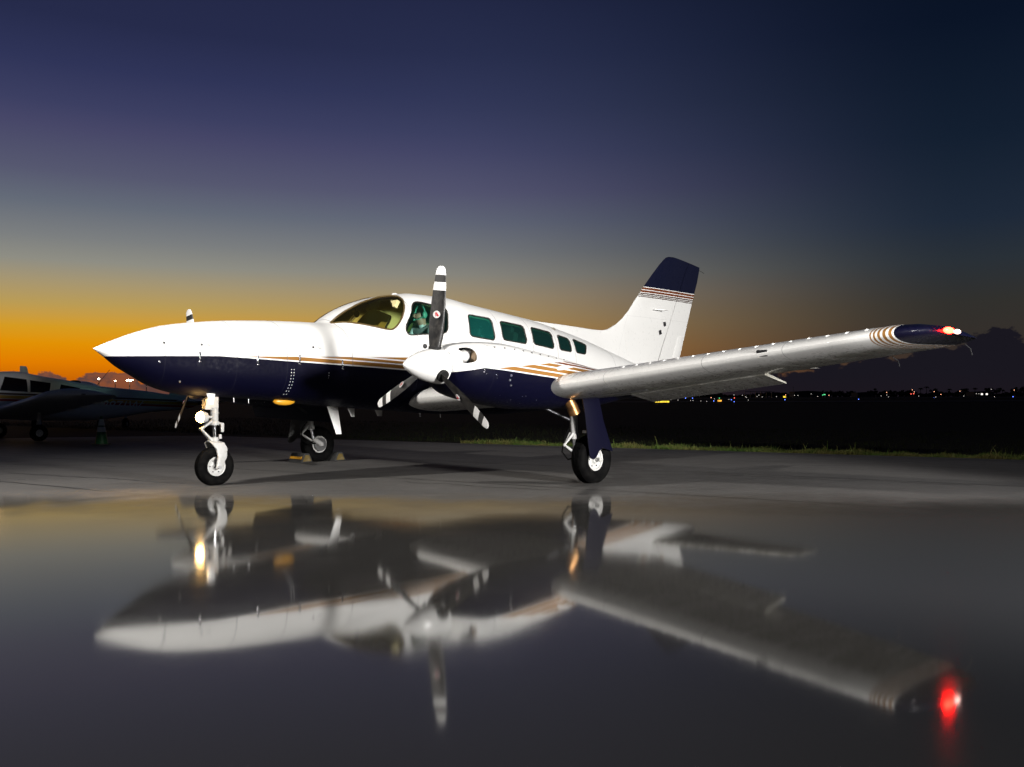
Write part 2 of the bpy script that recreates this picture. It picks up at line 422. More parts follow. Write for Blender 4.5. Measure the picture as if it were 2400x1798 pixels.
# ------------------------------------------------------------------ the setting
def asphalt(t, b):
    g = t.n.new('ShaderNodeNewGeometry').outputs['Position']
    n1 = t.noise(g, .35, 6, .6); n2 = t.noise(g, 3.2, 6, .65); n3 = t.noise(g, 60, 3, .6)
    x, y, z = t.sep(g)
    sw = t.noise(t.comb(t.m('MULTIPLY', x, .5), t.m('MULTIPLY', y, 2.2), 0.), 1.1, 5, .6)
    c = t.mix(t.rng(n1, .3, .7), (.066, .064, .062, 1), (.108, .104, .100, 1))
    c = t.mix(t.m('MULTIPLY', t.rng(n2, .52, .75), .5), c, (.048, .046, .044, 1))
    c = t.mix(t.m('MULTIPLY', t.rng(sw, .55, .72), .45), c, (.038, .037, .036, 1))
    c = t.mix(t.m('MULTIPLY', t.rng(n3, .35, .75), .4), c, (.14, .135, .13, 1))
    t.put(b.inputs['Base Color'], c)
    t.put(b.inputs['Roughness'], t.rng(n2, .3, .7, .62, .85))
    t.put(b.inputs['Normal'], t.bump(t.m('ADD', n3, t.m('MULTIPLY', n2, .6)), .35, .006))
mat('asphalt', rough=.75, fn=asphalt)
mat('sealant_tar', (.014, .014, .014), .6)
def field(t, b):
    g = t.n.new('ShaderNodeNewGeometry').outputs['Position']
    n1 = t.noise(g, .05, 5, .6); n2 = t.noise(g, 4, 5, .7)
    c = t.mix(t.rng(n1, .35, .65), (.008, .010, .004, 1), (.013, .010, .006, 1))
    c = t.mix(t.rng(n2, .4, .7), c, (.005, .007, .002, 1))
    t.put(b.inputs['Base Color'], c); t.put(b.inputs['Normal'], t.bump(n2, .6, .05))
mat('field_grass', rough=.9, spec=.1, fn=field)
mat('runway_asphalt', (.05, .05, .055), .8, spec=.15)
def wet(t, b):
    g = t.n.new('ShaderNodeNewGeometry').outputs['Position']
    x, y, z = t.sep(g)
    n1 = t.noise(g, .55, 5, .6); n2 = t.noise(g, 5., 4, .6)
    edge = t.m('ADD', y, t.m('ADD', t.m('MULTIPLY', t.m('SUBTRACT', n1, .5), 2.2), t.m('MULTIPLY', t.m('SUBTRACT', n2, .5), .5)))
    wetness = t.rng(edge, 9.1, 6.9)
    b.inputs['Base Color'].default_value = (.036, .035, .034, 1); b.inputs['IOR'].default_value = 1.40
    b.inputs['Specular IOR Level'].default_value = .5
    t.put(b.inputs['Roughness'], t.rng(n1, .3, .7, .035, .09))
    out = t.n['Material Output']; tr = t.n.new('ShaderNodeBsdfTransparent'); mx = t.n.new('ShaderNodeMixShader')
    t.l.new(wetness, mx.inputs[0]); t.l.new(tr.outputs[0], mx.inputs[1]); t.l.new(b.outputs[0], mx.inputs[2]); t.l.new(mx.outputs[0], out.inputs[0])
mat('rain_water', fn=wet)

E0 = Vector((-.19, 20.03)); ED = Vector((.832, -.555)).normalized(); EN = Vector((-ED.y, ED.x))   # apron edge, field side normal
def slope(r): return .0094*max(0., r-24.)
def terrain(x, y): return slope(math.hypot(x, y))-.03
# one sheet of field that reaches the horizon
rings = [0, 4, 8, 12, 16, 20, 24, 30, 40, 55, 80, 120, 180, 260, 400, 600, 900, 1300, 2000, 3000]; seg = 72
V = [(0, 0, -.03)]; F = []
for r in rings[1:]:
    for j in range(seg):
        t = 2*PI*j/seg; V.append((r*math.cos(t), r*math.sin(t), (slope(min(r, 1000))-.03)))
for j in range(seg): F.append([0, 1+j, 1+(j+1) % seg])
for i in range(len(rings)-2):
    for j in range(seg):
        a, b_ = 1+i*seg+j, 1+i*seg+(j+1) % seg; F.append([a, a+seg, b_+seg, b_])
tag(mesh_obj('ground', V, F, 'field_grass'), kind='structure')
# the apron, its far edge running aslant behind the airplanes
a0 = E0+ED*70; a1 = E0-ED*36
ap = MB(); poly = [(a0.x, a0.y, 0), (a1.x, a1.y, 0), (a1.x-30, a1.y-30, 0), (-60, -30, 0), (60, -60, 0), (a0.x, a0.y-30, 0)]
k = len(poly)
ap.add([(q[0], q[1], 0) for q in poly]+[(q[0], q[1], -.25) for q in poly], [list(range(k))[::-1]]+[[i, (i+1) % k, k+(i+1) % k, k+i] for i in range(k)])
apron = tag(ap.build('apron', 'asphalt', None, smooth=False), kind='structure'); recalc(apron)
# sealed cracks and joints in the apron
def ground_strip(pts, wd):
    m_ = MB(); n = len(pts); vs = []
    for i, q in enumerate(pts):
        q = Vector(q); d = (Vector(pts[min(i+1, n-1)])-Vector(pts[max(i-1, 0)])).normalized(); s = Vector((-d.y, d.x))*wd/2*random.uniform(.7, 1.25)
        vs += [(*(q+s), .004), (*(q-s), .004)]
    m_.add(vs, [[2*i, 2*i+1, 2*i+3, 2*i+2] for i in range(n-1)])
    return m_.build('crack_seal', 'sealant_tar', apron, smooth=False)
def wob(p0, p1, n=26, amp=.03):
    p0, p1 = Vector(p0), Vector(p1); d = (p1-p0).normalized(); s = Vector((-d.y, d.x)); o = 0; out = []
    for i in range(n):
        o = o*.8+random.uniform(-amp, amp); out.append(tuple(p0+(p1-p0)*i/(n-1)+s*o))
    return out
j0 = E0-EN*.55
ground_strip(wob(j0-ED*18, j0+ED*16, 60, .012), .05)
for off, wd in ((2.6, .018), (5.4, .028), (8.3, .02), (11.2, .018)):
    q = E0-EN*off; ground_strip(wob(q-ED*20, q+ED*18, 70, .02), wd)
for s_, wd in ((-9.5, .018), (-3.0, .022), (3.4, .018)):
    q = E0+ED*s_; ground_strip(wob(q, q-EN*13, 40, .03), wd)
for p0, p1 in (((-2.6, 12.7), (1.8, 11.2)), ((-6.5, 11.7), (-3.6, 10.2)), ((2.2, 11.6), (5.0, 9.9)), ((-1.2, 10.4), (.4, 9.4)), ((-7.5, 13.4), (-5.6, 12.9))):
    ground_strip(wob(p0, p1, 24, .05), .018)
# rain water standing over the near apron
pud = MB(); pud.add([(-14, -4, .008), (14, -4, .008), (14, 10.6, .008), (-14, 10.6, .008)], [(0, 1, 2, 3)])
tag(pud.build('rain_puddle', 'rain_water', None, smooth=False), kind='structure')
# taxiway strip across the field
def strip(name, d0, d1, lift, m_, x0=-500, x1=900, n=40, tilt=0.):
    vs = []
    for i in range(n+1):
        xx = x0+(x1-x0)*i/n
        for j in range(7):
            yy = d0+(d1-d0)*j/6+tilt*xx; vs.append((xx, yy, terrain(xx, yy)+lift))
    fs = [[i*7+j, (i+1)*7+j, (i+1)*7+j+1, i*7+j+1] for i in range(n) for j in range(6)]
    return tag(mesh_obj(name, vs, fs, m_), kind='structure')
strip('taxiway', 150, 178, .08, 'runway_asphalt', tilt=-.05); strip('runway', 300, 360, .15, 'runway_asphalt', tilt=-.05)

# grass along the apron edge
mat('unlit_field_blade', (.012, .016, .005), .8, spec=.1)  # grass tinted darker so the field beyond the lit verge looks unlit
mat('grass_blade', (.055, .10, .018), .6, spec=.2, fn=lambda t, b: t.put(b.inputs['Base Color'], t.mix(t.rng(t.noise(t.n.new('ShaderNodeNewGeometry').outputs['Position'], 1.3, 5, .7), .35, .65), (.05, .105, .015, 1), (.13, .115, .035, 1))))
def grass(name, n, s0, s1, w0, w1, h0, h1, label, gm='grass_blade'):
    s = rng.uniform(s0, s1, n); dd = w0+(w1-w0)*rng.random(n)**1.6
    clump = .55+.45*np.sin(s*2.1+np.sin(s*.73)*2)*np.sin(s*5.3+1)+rng.normal(0, .12, n)
    hh = rng.uniform(h0, h1, n)*np.clip(clump, .3, 1.3)*np.where(rng.random(n) < .012, 2.2, 1.)
    px = E0.x+ED.x*s+EN.x*dd; py = E0.y+ED.y*s+EN.y*dd
    ang = rng.uniform(0, 2*PI, n); wd = rng.uniform(.004, .010, n); ln = rng.uniform(.15, .75, n)*hh; la = rng.uniform(0, 2*PI, n)
    z0 = np.maximum(0, .0094*(np.hypot(px, py)-24))-.035
    cx, cy = np.cos(ang)*wd, np.sin(ang)*wd; lx, ly = np.cos(la)*ln, np.sin(la)*ln
    v = np.zeros((n, 5, 3))
    v[:, 0] = np.stack([px-cx, py-cy, z0], 1); v[:, 1] = np.stack([px+cx, py+cy, z0], 1)
    v[:, 2] = np.stack([px+cx*.7+lx*.35, py+cy*.7+ly*.35, z0+hh*.6], 1); v[:, 3] = np.stack([px-cx*.7+lx*.35, py-cy*.7+ly*.35, z0+hh*.6], 1)
    v[:, 4] = np.stack([px+lx, py+ly, z0+hh], 1)
    idx = np.arange(n)[:, None]*5
    quads = (idx+np.array([[0, 1, 2, 3]])); tris = (idx+np.array([[3, 2, 4]]))
    me = bpy.data.meshes.new(name); me.vertices.add(n*5); me.vertices.foreach_set('co', v.reshape(-1))
    loops = np.concatenate([quads.reshape(-1), tris.reshape(-1)]); me.loops.add(len(loops)); me.loops.foreach_set('vertex_index', loops.astype(np.int32))
    me.polygons.add(2*n); me.polygons.foreach_set('loop_start', np.concatenate([np.arange(n)*4, 4*n+np.arange(n)*3]).astype(np.int32))
    me.update(calc_edges=True); me.materials.append(MATS[gm])
    return tag(link(bpy.data.objects.new(name, me)), label, 'grass', kind='stuff')
grass('grass_verge', 46000, -1.2, 13.5, .0, 1.3, .05, .13, 'unmown green grass growing along the far edge of the apron')
grass('field_grass', 30000, -26, 24, 1.0, 14, .06, .13, 'dark rough grass covering the field behind the airplanes', 'unlit_field_blade')

# ------------------------------------------------------------------ the twin-engine airplane
TH = R(45.265)
plane = thing('airplane', (-1.067, 12.125, 0), TH, 'white and navy twin-engine propeller airplane with gold stripes, lit up on the wet apron', 'airplane')
def P(a, p, z): return (a, -p, z)
BT = pchip([(-4.384,1.437),(-4.33,1.468),(-4.235,1.511),(-4.0,1.609),(-3.81,1.673),(-3.68,1.708),(-3.375,1.758),(-2.98,1.802),(-2.4,1.835),(-2.0,1.846),(-1.79,1.848),(-1.3,1.84),(-.8,1.84)])
CT = pchip([(-2.1,1.70),(-1.95,1.765),(-1.79,1.85),(-1.574,1.998),(-1.344,2.109),(-.996,2.222),(-.756,2.274),(-.508,2.307),(0.02,2.30),(.268,2.268),(.96,2.19),(1.71,2.105),(2.2,2.03),(2.7,1.945),(3.2,1.84),(3.8,1.70),(4.3,1.58),(5.2,1.5),(6.2,1.44)])
ZB = pchip([(-4.384,1.435),(-4.33,1.395),(-4.29,1.367),(-4.16,1.265),(-4.0,1.174),(-3.84,1.085),(-3.68,1.029),(-3.5,.99),(-3.4,.975),(-3.04,.962),(-2.4,.926),(-1.68,.872),(-.88,.817),(0,.76),(1,.74),(2,.79),(3,.9),(4.5,1.1),(6.2,1.33)])
BW = pchip([(-4.384,.001),(-4.33,.045),(-4.235,.10),(-4.1,.165),(-4.0,.207),(-3.68,.32),(-3.375,.405),(-2.98,.48),(-2.4,.55),(-1.9,.61),(-1.2,.68),(-.5,.71),(1,.71),(1.8,.655),(2.6,.55),(3.5,.42),(4.5,.28),(5.5,.16),(6.2,.06)])
CW = pchip([(-2.1,.30),(-1.9,.40),(-1.6,.53),(-1.2,.63),(-.9,.68),(-.5,.71)])
ZC = pchip([(-4.384,1.436),(-4.0,1.37),(-3.4,1.33),(-2,1.32),(-1,1.36),(0,1.42),(2,1.42),(4,1.36),(6.2,1.385)])
def fpoint(a, t, off=0.):
    """fuselage section: t=0 roof, pi/2 port side, pi keel; returns (p, z)"""
    zc, zb = ZC(a), ZB(a)
    nb = lerp(2.0, 2.7, (a+4.3)/1.5); nb = lerp(nb, 2.1, (a-2)/2.5); nt = lerp(2.0, 2.4, (a+4.3)/1.2)
    if a < -2.1: r = sup(t, BW(a), max(BT(a)-zc, 1e-3), max(zc-zb, 1e-3), nt, nb)
    else:
        nc = lerp(2.15, 2.75, (a+1.6)/1.2); nc = lerp(nc, 2.05, (a-1.5)/2)
        r = rc = sup(t, CW(a) if a < -.5 else BW(a), CT(a)-zc, zc-zb, nc, nb)
        if a < -.8:
            rb = sup(t, BW(a), BT(a)-zc, zc-zb, nt, nb); hh = max(.035-abs(rb-rc), 0)/.035
            r = max(rb, rc)+hh*hh*.035*.25
    r += off
    return r*math.sin(t), zc+r*math.cos(t)
WIN = {  # outlines on the skin: (station, angle from the roof)
 'cabin_window': [[(.1,.75),(.52,.765),(.50,1.155),(.05,1.11)], [(.68,.79),(1.13,.82),(1.11,1.175),(.645,1.13)], [(1.29,.82),(1.74,.835),(1.71,1.205),(1.25,1.16)], [(1.89,.85),(2.18,.87),(2.15,1.21),(1.845,1.20)], [(2.31,.81),(2.66,.86),(2.53,1.185),(2.27,1.195)]],
 'pilot_window': [[(-.69,.52),(-.23,.68),(-.33,1.08),(-.92,1.07),(-.95,.95)]],
 'windshield': [[(-1.77,.37),(-1.58,.285),(-1.26,.20),(-.96,.14),(-.80,.24),(-.79,.40),(-.86,.62),(-.98,.82),(-1.10,.945),(-1.18,.93),(-1.36,.81),(-1.53,.66),(-1.65,.51)]]}
KT = .62   # metres per radian round the upper skin
polys = []
for nm, L in WIN.items():
    for q in L:
        r_ = {'cabin_window': .055, 'pilot_window': .07, 'windshield': .07}[nm]
        polys.append((nm, round_poly([(a, t*KT) for a, t in q], r_)))
AS = np.concatenate([np.linspace(-4.384, -3.3, 30), np.arange(-3.25, -2.0, .05), np.arange(-2.0, 2.85, .02), np.arange(2.85, 6.21, .07)]); NTT = 192
TS = np.linspace(-PI, PI, NTT, endpoint=False)
def skin(off, a_lo=-9, a_hi=9):
    As = [a for a in AS if a_lo <= a <= a_hi]; V = []; par = []
    for a in As:
        half = {}
        for t in TS:
            k_ = round(abs(t), 6)
            if k_ not in half: half[k_] = fpoint(a, abs(t), off)
            p, z_ = half[k_]; V.append(P(a, p if t > 0 else -p, z_)); par.append((a, abs(t)*KT, 1 if t > 0 else -1))
    F = [[i*NTT+j, i*NTT+(j+1) % NTT, (i+1)*NTT+(j+1) % NTT, (i+1)*NTT+j] for i in range(len(As)-1) for j in range(NTT)]
    return V, F, np.array(par), len(As)
V, F, par, na = skin(0.)
sd = [poly_sdf(q, par[:, :2]) for _, q in polys]
allsd = np.min(sd, axis=0)
V2, F2 = clip(V, F, allsd)
fus = mesh_obj('fuselage', V2, F2, 'fuselage_paint', plane, angle=60); recalc(fus)
# panes and rubber seals, one of each per opening, both sides of the airplane
Vp, Fp, parp, _ = skin(-.006, -2.0, 2.84)
sdp = [poly_sdf(q, parp[:, :2]) for _, q in polys]
for wi, ((nm, q), s_) in enumerate(zip(polys, sdp)):
    for side in (1, -1):
        val = np.where(parp[:, 2] == side, .004-s_, -1.)
        if nm == 'windshield': val = np.where(parp[:, 1]/KT > .06, val, -1)
        Vq, Fq = clip(Vp, Fp, val)
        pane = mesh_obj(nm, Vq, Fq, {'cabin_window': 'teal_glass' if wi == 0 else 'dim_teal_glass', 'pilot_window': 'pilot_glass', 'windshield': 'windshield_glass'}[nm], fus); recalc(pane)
        pts = []
        for a, tt in q:
            p, z_ = fpoint(a, tt/KT, .001); pts.append(P(a, side*p, z_))
        MB().tube(pts+[pts[0], pts[1]], .009 if nm != 'windshield' else .011, 6, False).build('window_seal', 'seal_rubber' if nm != 'windshield' else 'seal_brown', fus)
# cabin lining with the same openings, floor, bulkhead
Vl, Fl, parl, _ = skin(-.035, -1.66, 2.84)
Vl2, Fl2 = clip(Vl, Fl, np.min([poly_sdf(q, parl[:, :2]) for _, q in polys], axis=0))
mesh_obj('cabin_lining', Vl2, Fl2, 'cabin_lining', fus)
fl = MB(); fl.box(P(.6, 0, 1.12), (4.3, 1.2, .02)); fl.build('cabin_floor', 'seat_leather', fus)
gs = MB()
ring = []
for i in range(13):
    p = -.5+1.0*i/12; ring.append((p, 1.74+.09*math.sqrt(max(0, 1-(p/.54)**2))))
vs = [P(-1.42, p, z_-.02) for p, z_ in ring]+[P(-1.02, p*.98, z_+.012) for p, z_ in ring]+[P(-1.02, p*.98, 1.45) for p, z_ in ring]
gs.add(vs, [[i, i+1, 14+i, 13+i] for i in range(12)]+[[13+i, 14+i, 27+i, 26+i] for i in range(12)])
gs.build('glareshield', 'glareshield_black', fus)
for s_ in (1, -1):   # sun visors, control wheels, seats
    MB().box(P(-.95, .3*s_, 2.11), (.05, .34, .10), Matrix.Rotation(.5, 3, 'Y')).build('sun_visor', 'cabin_lining', fus, bevel=.008)
    yk = MB(); yk.tube([P(-1.02, .33*s_, 1.62), P(-.86, .33*s_, 1.62)], .014, 8)
    yk.tube([P(-.86, .33*s_+.13*math.cos(t), 1.64+.11*math.sin(t)) for t in np.linspace(-.5, PI+.5, 14)], .013, 8); yk.build('control_wheel', 'glareshield_black', fus)
    for a_ in (-.28, .75, 1.6):
        w_ = .46 if a_ < 0 else .42; pp = .33*s_
        st = MB(); st.box(P(a_, pp, 1.33), (.46, w_, .14)); st.box(P(a_+.26, pp, 1.62), (.10, w_, .52), Matrix.Rotation(.2, 3, 'Y')); st.box(P(a_+.33, pp, 1.93), (.07, .24, .14), Matrix.Rotation(.2, 3, 'Y')); st.box(P(a_, pp, 1.2), (.3, .3, .14))
        st.build('cabin_seat', 'seat_leather', fus, bevel=.03)
mm = MB(); mm.tube([P(-1.27, .02, 2.10), P(-1.24, .02, 2.03)], .008, 8); mm.ball(P(-1.23, .02, 2.0), (.035, .035, .045), 14, 8); mm.build('compass', 'glareshield_black', fus)
bk = MB(); qs = [fpoint(2.8, t, -.036) for t in np.linspace(0, 2*PI, 40, endpoint=False)]
bk.add([P(2.8, p, z_) for p, z_ in qs], [list(range(40))]); bk.build('aft_bulkhead', 'cabin_trim', fus)

# small fittings on the nose
for a_, zc_ in ((-3.46, 1.36), (-2.86, 1.345), (-2.38, 1.365), (-1.86, 1.325)):
    p = fpoint(a_, 1.5)[0]; q0 = MB(); q0.box(P(a_, p+.006, zc_+.02), (.016, .016, .085)); q0.tube([P(a_, p+.016, zc_-.01), P(a_, p+.016, zc_+.045)], .007, 8); q0.box(P(a_, p+.012, zc_-.035), (.026, .014, .018)); q0.build('door_latch', 'chrome', fus, bevel=.002)
for a_, t_ in ((-3.78, 1.02), (-3.83, 1.72), (-3.62, 2.25), (-.70, 1.27)):
    p, z_ = fpoint(a_, t_, .002); MB().ball(P(a_, p, z_), .012 if a_ < -1 else .03, 12, 8).build('screw_cap' if a_ < -1 else 'vent_port', 'dark_metal' if t_ < 1.5 else 'steel', fus)
for a_, t_ in ((-3.43, 1.14), (-2.2, 1.22)):   # little placards beside the nose doors
    p, z_ = fpoint(a_, t_, .003); n_ = MB(); n_.tube([P(a_, p, z_), P(a_, p+.002, z_)], .013, 12); n_.build('door_lock', 'decal_ink', fus)
    for k_ in range(2): 
        p2, z2 = fpoint(a_+.07, t_+.01+.02*k_, .003); MB().box(P(a_+.07+.01*k_, p2, z2), (.07-.03*k_, .002, .004)).build('placard_text', 'decal_ink', fus)
# antennas and fairings under and on the fuselage
def blade_antenna(name, a0, a1, ab0, ab1, p, z0, z1, th, m_, parent):
    o = MB(); pr = lambda a, b_, z_: [P(a, p, z_), P(a+(b_-a)*.3, p+th/2, z_), P(a+(b_-a)*.7, p+th/2*.8, z_), P(b_, p, z_), P(a+(b_-a)*.7, p-th/2*.8, z_), P(a+(b_-a)*.3, p-th/2, z_)]
    o.add(pr(a0, a1, z0)+pr(ab0, ab1, z1), [[i, (i+1) % 6, 6+(i+1) % 6, 6+i] for i in range(6)]+[[11, 10, 9, 8, 7, 6]])
    ob = o.build(name, m_, parent); return recalc(ob)
blade_antenna('strake_antenna', -1.66, -1.50, -1.52, -1.44, .0, .875, .52, .03, 'white_paint', plane)
blade_antenna('blade_antenna', -1.36, -1.25, -1.30, -1.25, .0, .85, .73, .02, 'white_paint', plane)
blade_antenna('blade_antenna', -.95, -.82, -.90, -.83, .0, .83, .735, .02, 'white_paint', plane)
blade_antenna('blade_antenna', -3.30, -3.20, -3.27, -3.22, .22, 1.0, .88, .02, 'white_paint', plane)
yf = MB(); yf.ball(P(-2.33, .15, .915), (.14, .045, .045), 24, 12); yf.build('belly_fairing', 'orange_fairing', plane)
for a_ in (-2.9, -2.72, -.25, .1): MB().tube([P(a_, .05, ZB(a_)+.02), P(a_+.005, .05, ZB(a_)-.05)], .008, 8).build('drain_mast', 'steel', plane)
MB().ball(P(-.62, 0, 2.293), (.05, .03, .022), 14, 8).build('roof_beacon', 'white_paint', fus)

# ---- tail
def sections(secs, m_, name, parent, angle=30, ncap=True):
    n = len(secs[0]); V = [q for s_ in secs for q in s_]
    F = [[i*n+j, i*n+(j+1) % n, (i+1)*n+(j+1) % n, (i+1)*n+j] for i in range(len(secs)-1) for j in range(n)]
    if ncap: F += [list(range(n))[::-1], [(len(secs)-1)*n+j for j in range(n)]]
    return recalc(mesh_obj(name, V, F, m_, parent, angle=angle))
def foil(x):   # half thickness of a symmetric section, x in 0..1, unit maximum
    return (.2969*math.sqrt(max(x, 0))-.126*x-.3516*x*x+.2843*x**3-.1036*x**4)/.1
FLE = pchip([(1.4,2.8),(2.0,3.1),(2.06,3.5),(2.10,3.70),(2.13,3.79),(2.191,3.922),(2.364,4.183),(2.641,4.452),(2.885,4.69),(3.296,5.133),(3.40,5.262),(3.452,5.34),(3.476,5.42),(3.49,5.55)])
FTE = pchip([(1.3,5.60),(1.689,5.753),(2.694,6.145),(3.39,6.395),(3.49,6.40)])
ZTOP = lambda a: 3.49-.10*max(0, (a-5.5)/.9)       # the fin top slopes down aft
HIN = lambda z_: 5.083+.52*(z_-1.644)
def fin_sec(z_, lo, hi, n=14):
    le, te = FLE(z_), FTE(z_); c = te-le; out = []; th = lerp(.085, .045, (z_-1.6)/1.8)
    fr = [lo+(hi-lo)*(1-math.cos(PI*i/n))/2 for i in range(n+1)]
    zf = lambda a: z_ if z_ < 3.3 else 3.3+(z_-3.3)*(ZTOP(a)-3.3)/.19
    up = [P(le+c*x, th*foil(x)*.5, zf(le+c*x)) for x in fr]; dn = [P(le+c*x, -th*foil(x)*.5, zf(le+c*x)) for x in fr]
    return up+dn[::-1]
zs = [1.4, 1.6, 1.8, 2.0, 2.1, 2.19, 2.3, 2.45, 2.64, 2.885, 3.1, 3.296, 3.40, 3.452, 3.476, 3.49]
hx = lambda z_: (HIN(z_)-FLE(z_))/(FTE(z_)-FLE(z_))
fin = sections([fin_sec(z_, 0, hx(z_)-.004) for z_ in zs], 'fin_paint', 'fin', plane)
zr = [1.35]+[z_ for z_ in zs[1:]]
rud = sections([fin_sec(z_, hx(z_)+.006, 1.) for z_ in zr], 'fin_paint', 'rudder', plane)
tt = MB()
tt.prism([P(5.52, .0, 1.70), P(5.70, .0, 2.09), P(5.90, .0, 2.09), P(5.74, .0, 1.70)], (0, .020, 0), 4)
tt.build('trim_tab', 'fin_paint', rud, bevel=.004)
DT = pchip([(1.35,2.10),(1.71,2.155),(1.967,2.128),(2.616,2.108),(3.071,2.09),(3.4,2.078),(3.6,2.08),(3.9,2.17),(4.1,2.25)])
secs = []
for a in np.linspace(1.36, 4.1, 24):
    zt = DT(a); zb = CT(a)-.12; wd = lerp(.02, .10, (a-1.36)/1.5)
    secs.append([P(a, wd*1.3, zb), P(a, wd*.62, zb+(zt-zb)*.5), P(a, wd*.36, zb+(zt-zb)*.85), P(a, wd*.16, zt-.004), P(a, 0, zt), P(a, -wd*.16, zt-.004), P(a, -wd*.36, zb+(zt-zb)*.85), P(a, -wd*.62, zb+(zt-zb)*.5), P(a, -wd*1.3, zb)])
sections(secs, 'fin_paint', 'dorsal_fin', plane, 50)
for s_ in (1, -1):
    blade_antenna('vor_antenna', 4.86, 5.02, 4.98, 5.06, s_*.055, 2.50, 2.50, .02, 'white_paint', fin)
    secs = []
    for p, le, c, z_, th in ((.05, 4.55, 1.5, 1.44, .15), (1.2, 4.78, 1.22, 1.45, .12), (2.45, 5.05, .92, 1.46, .085), (2.58, 5.16, .74, 1.46, .03)):
        fr = [(1-math.cos(PI*i/12))/2 for i in range(13)]
        secs.append([P(le+c*x, s_*p, z_+th*foil(x)*.5) for x in fr]+[P(le+c*x, s_*p, z_-th*foil(x)*.5) for x in fr[::-1]])
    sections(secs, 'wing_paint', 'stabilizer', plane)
va = MB(); va.prism([P(4.88, .10, 2.505), P(5.0, .22, 2.50), P(5.10, .22, 2.495), P(5.08, .10, 2.50)], (0, 0, .014), 4); va.build('vor_antenna', 'white_paint', fin, bevel=.003)
MB().tube([P(6.37, 0, 3.34), P(6.55, 0, 3.30)], .004, 6).build('static_wick', 'dark_metal', rud)
for a_, z_ in ((5.25, 2.28), (5.12, 2.13)): MB().box(P(a_, .045, z_), (.055, .012, .075), Matrix.Rotation(-.35, 3, 'Y')).build('rudder_hinge', 'dark_metal', fin, bevel=.003)

# ---- wings
WS = [(.45, -.80, 1.98, .945, .165), (1.2, -.80, 1.93, .985, .165), (2.1, -.81, 1.84, 1.03, .165), (2.95, -.82, 1.76, 1.078, .16), (4.0, -.845, 1.66, 1.180, .15), (5.0, -.87, 1.56, 1.280, .14), (6.0, -.90, 1.45, 1.380, .125), (6.42, -.915, 1.38, 1.422, .118), (6.56, -.86, 1.24, 1.437, .108), (6.66, -.70, 1.0, 1.448, .09), (6.73, -.44, .62, 1.446, .062), (6.765, -.1, .18, 1.425, .03)]
def wing_sec(p, le, c, z0, tc_, s_):
    fr = [((1-math.cos(PI*i/22))/2)**1.05 for i in range(23)]
    cam_ = lambda x: .020*math.sin(PI*min(1, x*.9+.02))-.0
    inc = lambda x: -.03*x
    up = [P(le+c*x, s_*p, z0+c*(cam_(x)+inc(x)+tc_*foil(x)*.5)) for x in fr]; dn = [P(le+c*x, s_*p, z0+c*(cam_(x)+inc(x)-tc_*foil(x)*.5)) for x in fr]
    return up+dn[::-1]
def interp_ws(p):
    for i in range(len(WS)-1):
        if WS[i][0] <= p <= WS[i+1][0]:
            t = (p-WS[i][0])/(WS[i+1][0]-WS[i][0]); return tuple(WS[i][k_]+(WS[i+1][k_]-WS[i][k_])*t for k_ in range(5))
    return WS[-1]
for s_ in (1, -1):
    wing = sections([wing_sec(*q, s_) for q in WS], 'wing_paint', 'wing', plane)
    # split flap hanging below the trailing edge
    secs = []
    for p in (3.0, 3.9, 4.76):
        _, le, c, z0, tc_ = interp_ws(p); a1 = le+c*.70; zt = z0-c*.065
        secs.append([P(a1, s_*p, zt+.050), P(a1+.43, s_*p, zt-.045), P(a1+.445, s_*p, zt-.055), P(a1+.43, s_*p, zt-.060), P(a1, s_*p, zt+.018)])
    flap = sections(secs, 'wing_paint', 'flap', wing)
    for k_ in range(16):    # vortex generators along the upper surface
        p = 3.75+k_*.165; _, le, c, z0, tc_ = interp_ws(p); x = .075
        zz = z0+c*(.02*math.sin(PI*(x*.9+.02))-.03*x+tc_*foil(x)*.5)
        MB().prism([P(le+c*x-.02, s_*p, zz-.004), P(le+c*x+.03, s_*(p+.012), zz-.004), P(le+c*x+.03, s_*(p+.012), zz+.009), P(le+c*x, s_*(p+.005), zz+.009)], (0, .004, 0), 4).build('vortex_generator', 'white_paint', wing, smooth=False)
    MB().box(P(-.868, s_*5.36, 1.318), (.02, .10, .055), Matrix.Rotation(-.35, 3, 'Y')).build('stall_vane_plate', 'dark_metal', wing, bevel=.004)
    for p, a_, ln in ((5.9, .52, .14), (6.6, .30, .13)):
        _, le, c, z0, tc_ = interp_ws(p); MB().tube([P(a_, s_*p, z0-.05), P(a_+.10, s_*(p+.01), z0-.085), P(a_+.13, s_*(p+.015), z0-.14)], .005, 6).build('static_wick', 'dark_metal', wing)
    # wing tip lights
    if s_ == 1:
        MB().ball(P(-.47, 6.735, 1.456), (.085, .03, .026), 18, 10).build('navigation_light', 'nav_red_glow', wing)
        MB().ball(P(-.34, 6.755, 1.452), (.05, .02, .018), 14, 8).build('strobe_light', 'strobe_white_glow', wing)
    else:
        MB().ball(P(-.40, -6.755, 1.452), (.085, .03, .028), 18, 10).build('navigation_light', 'clear_glass', wing)

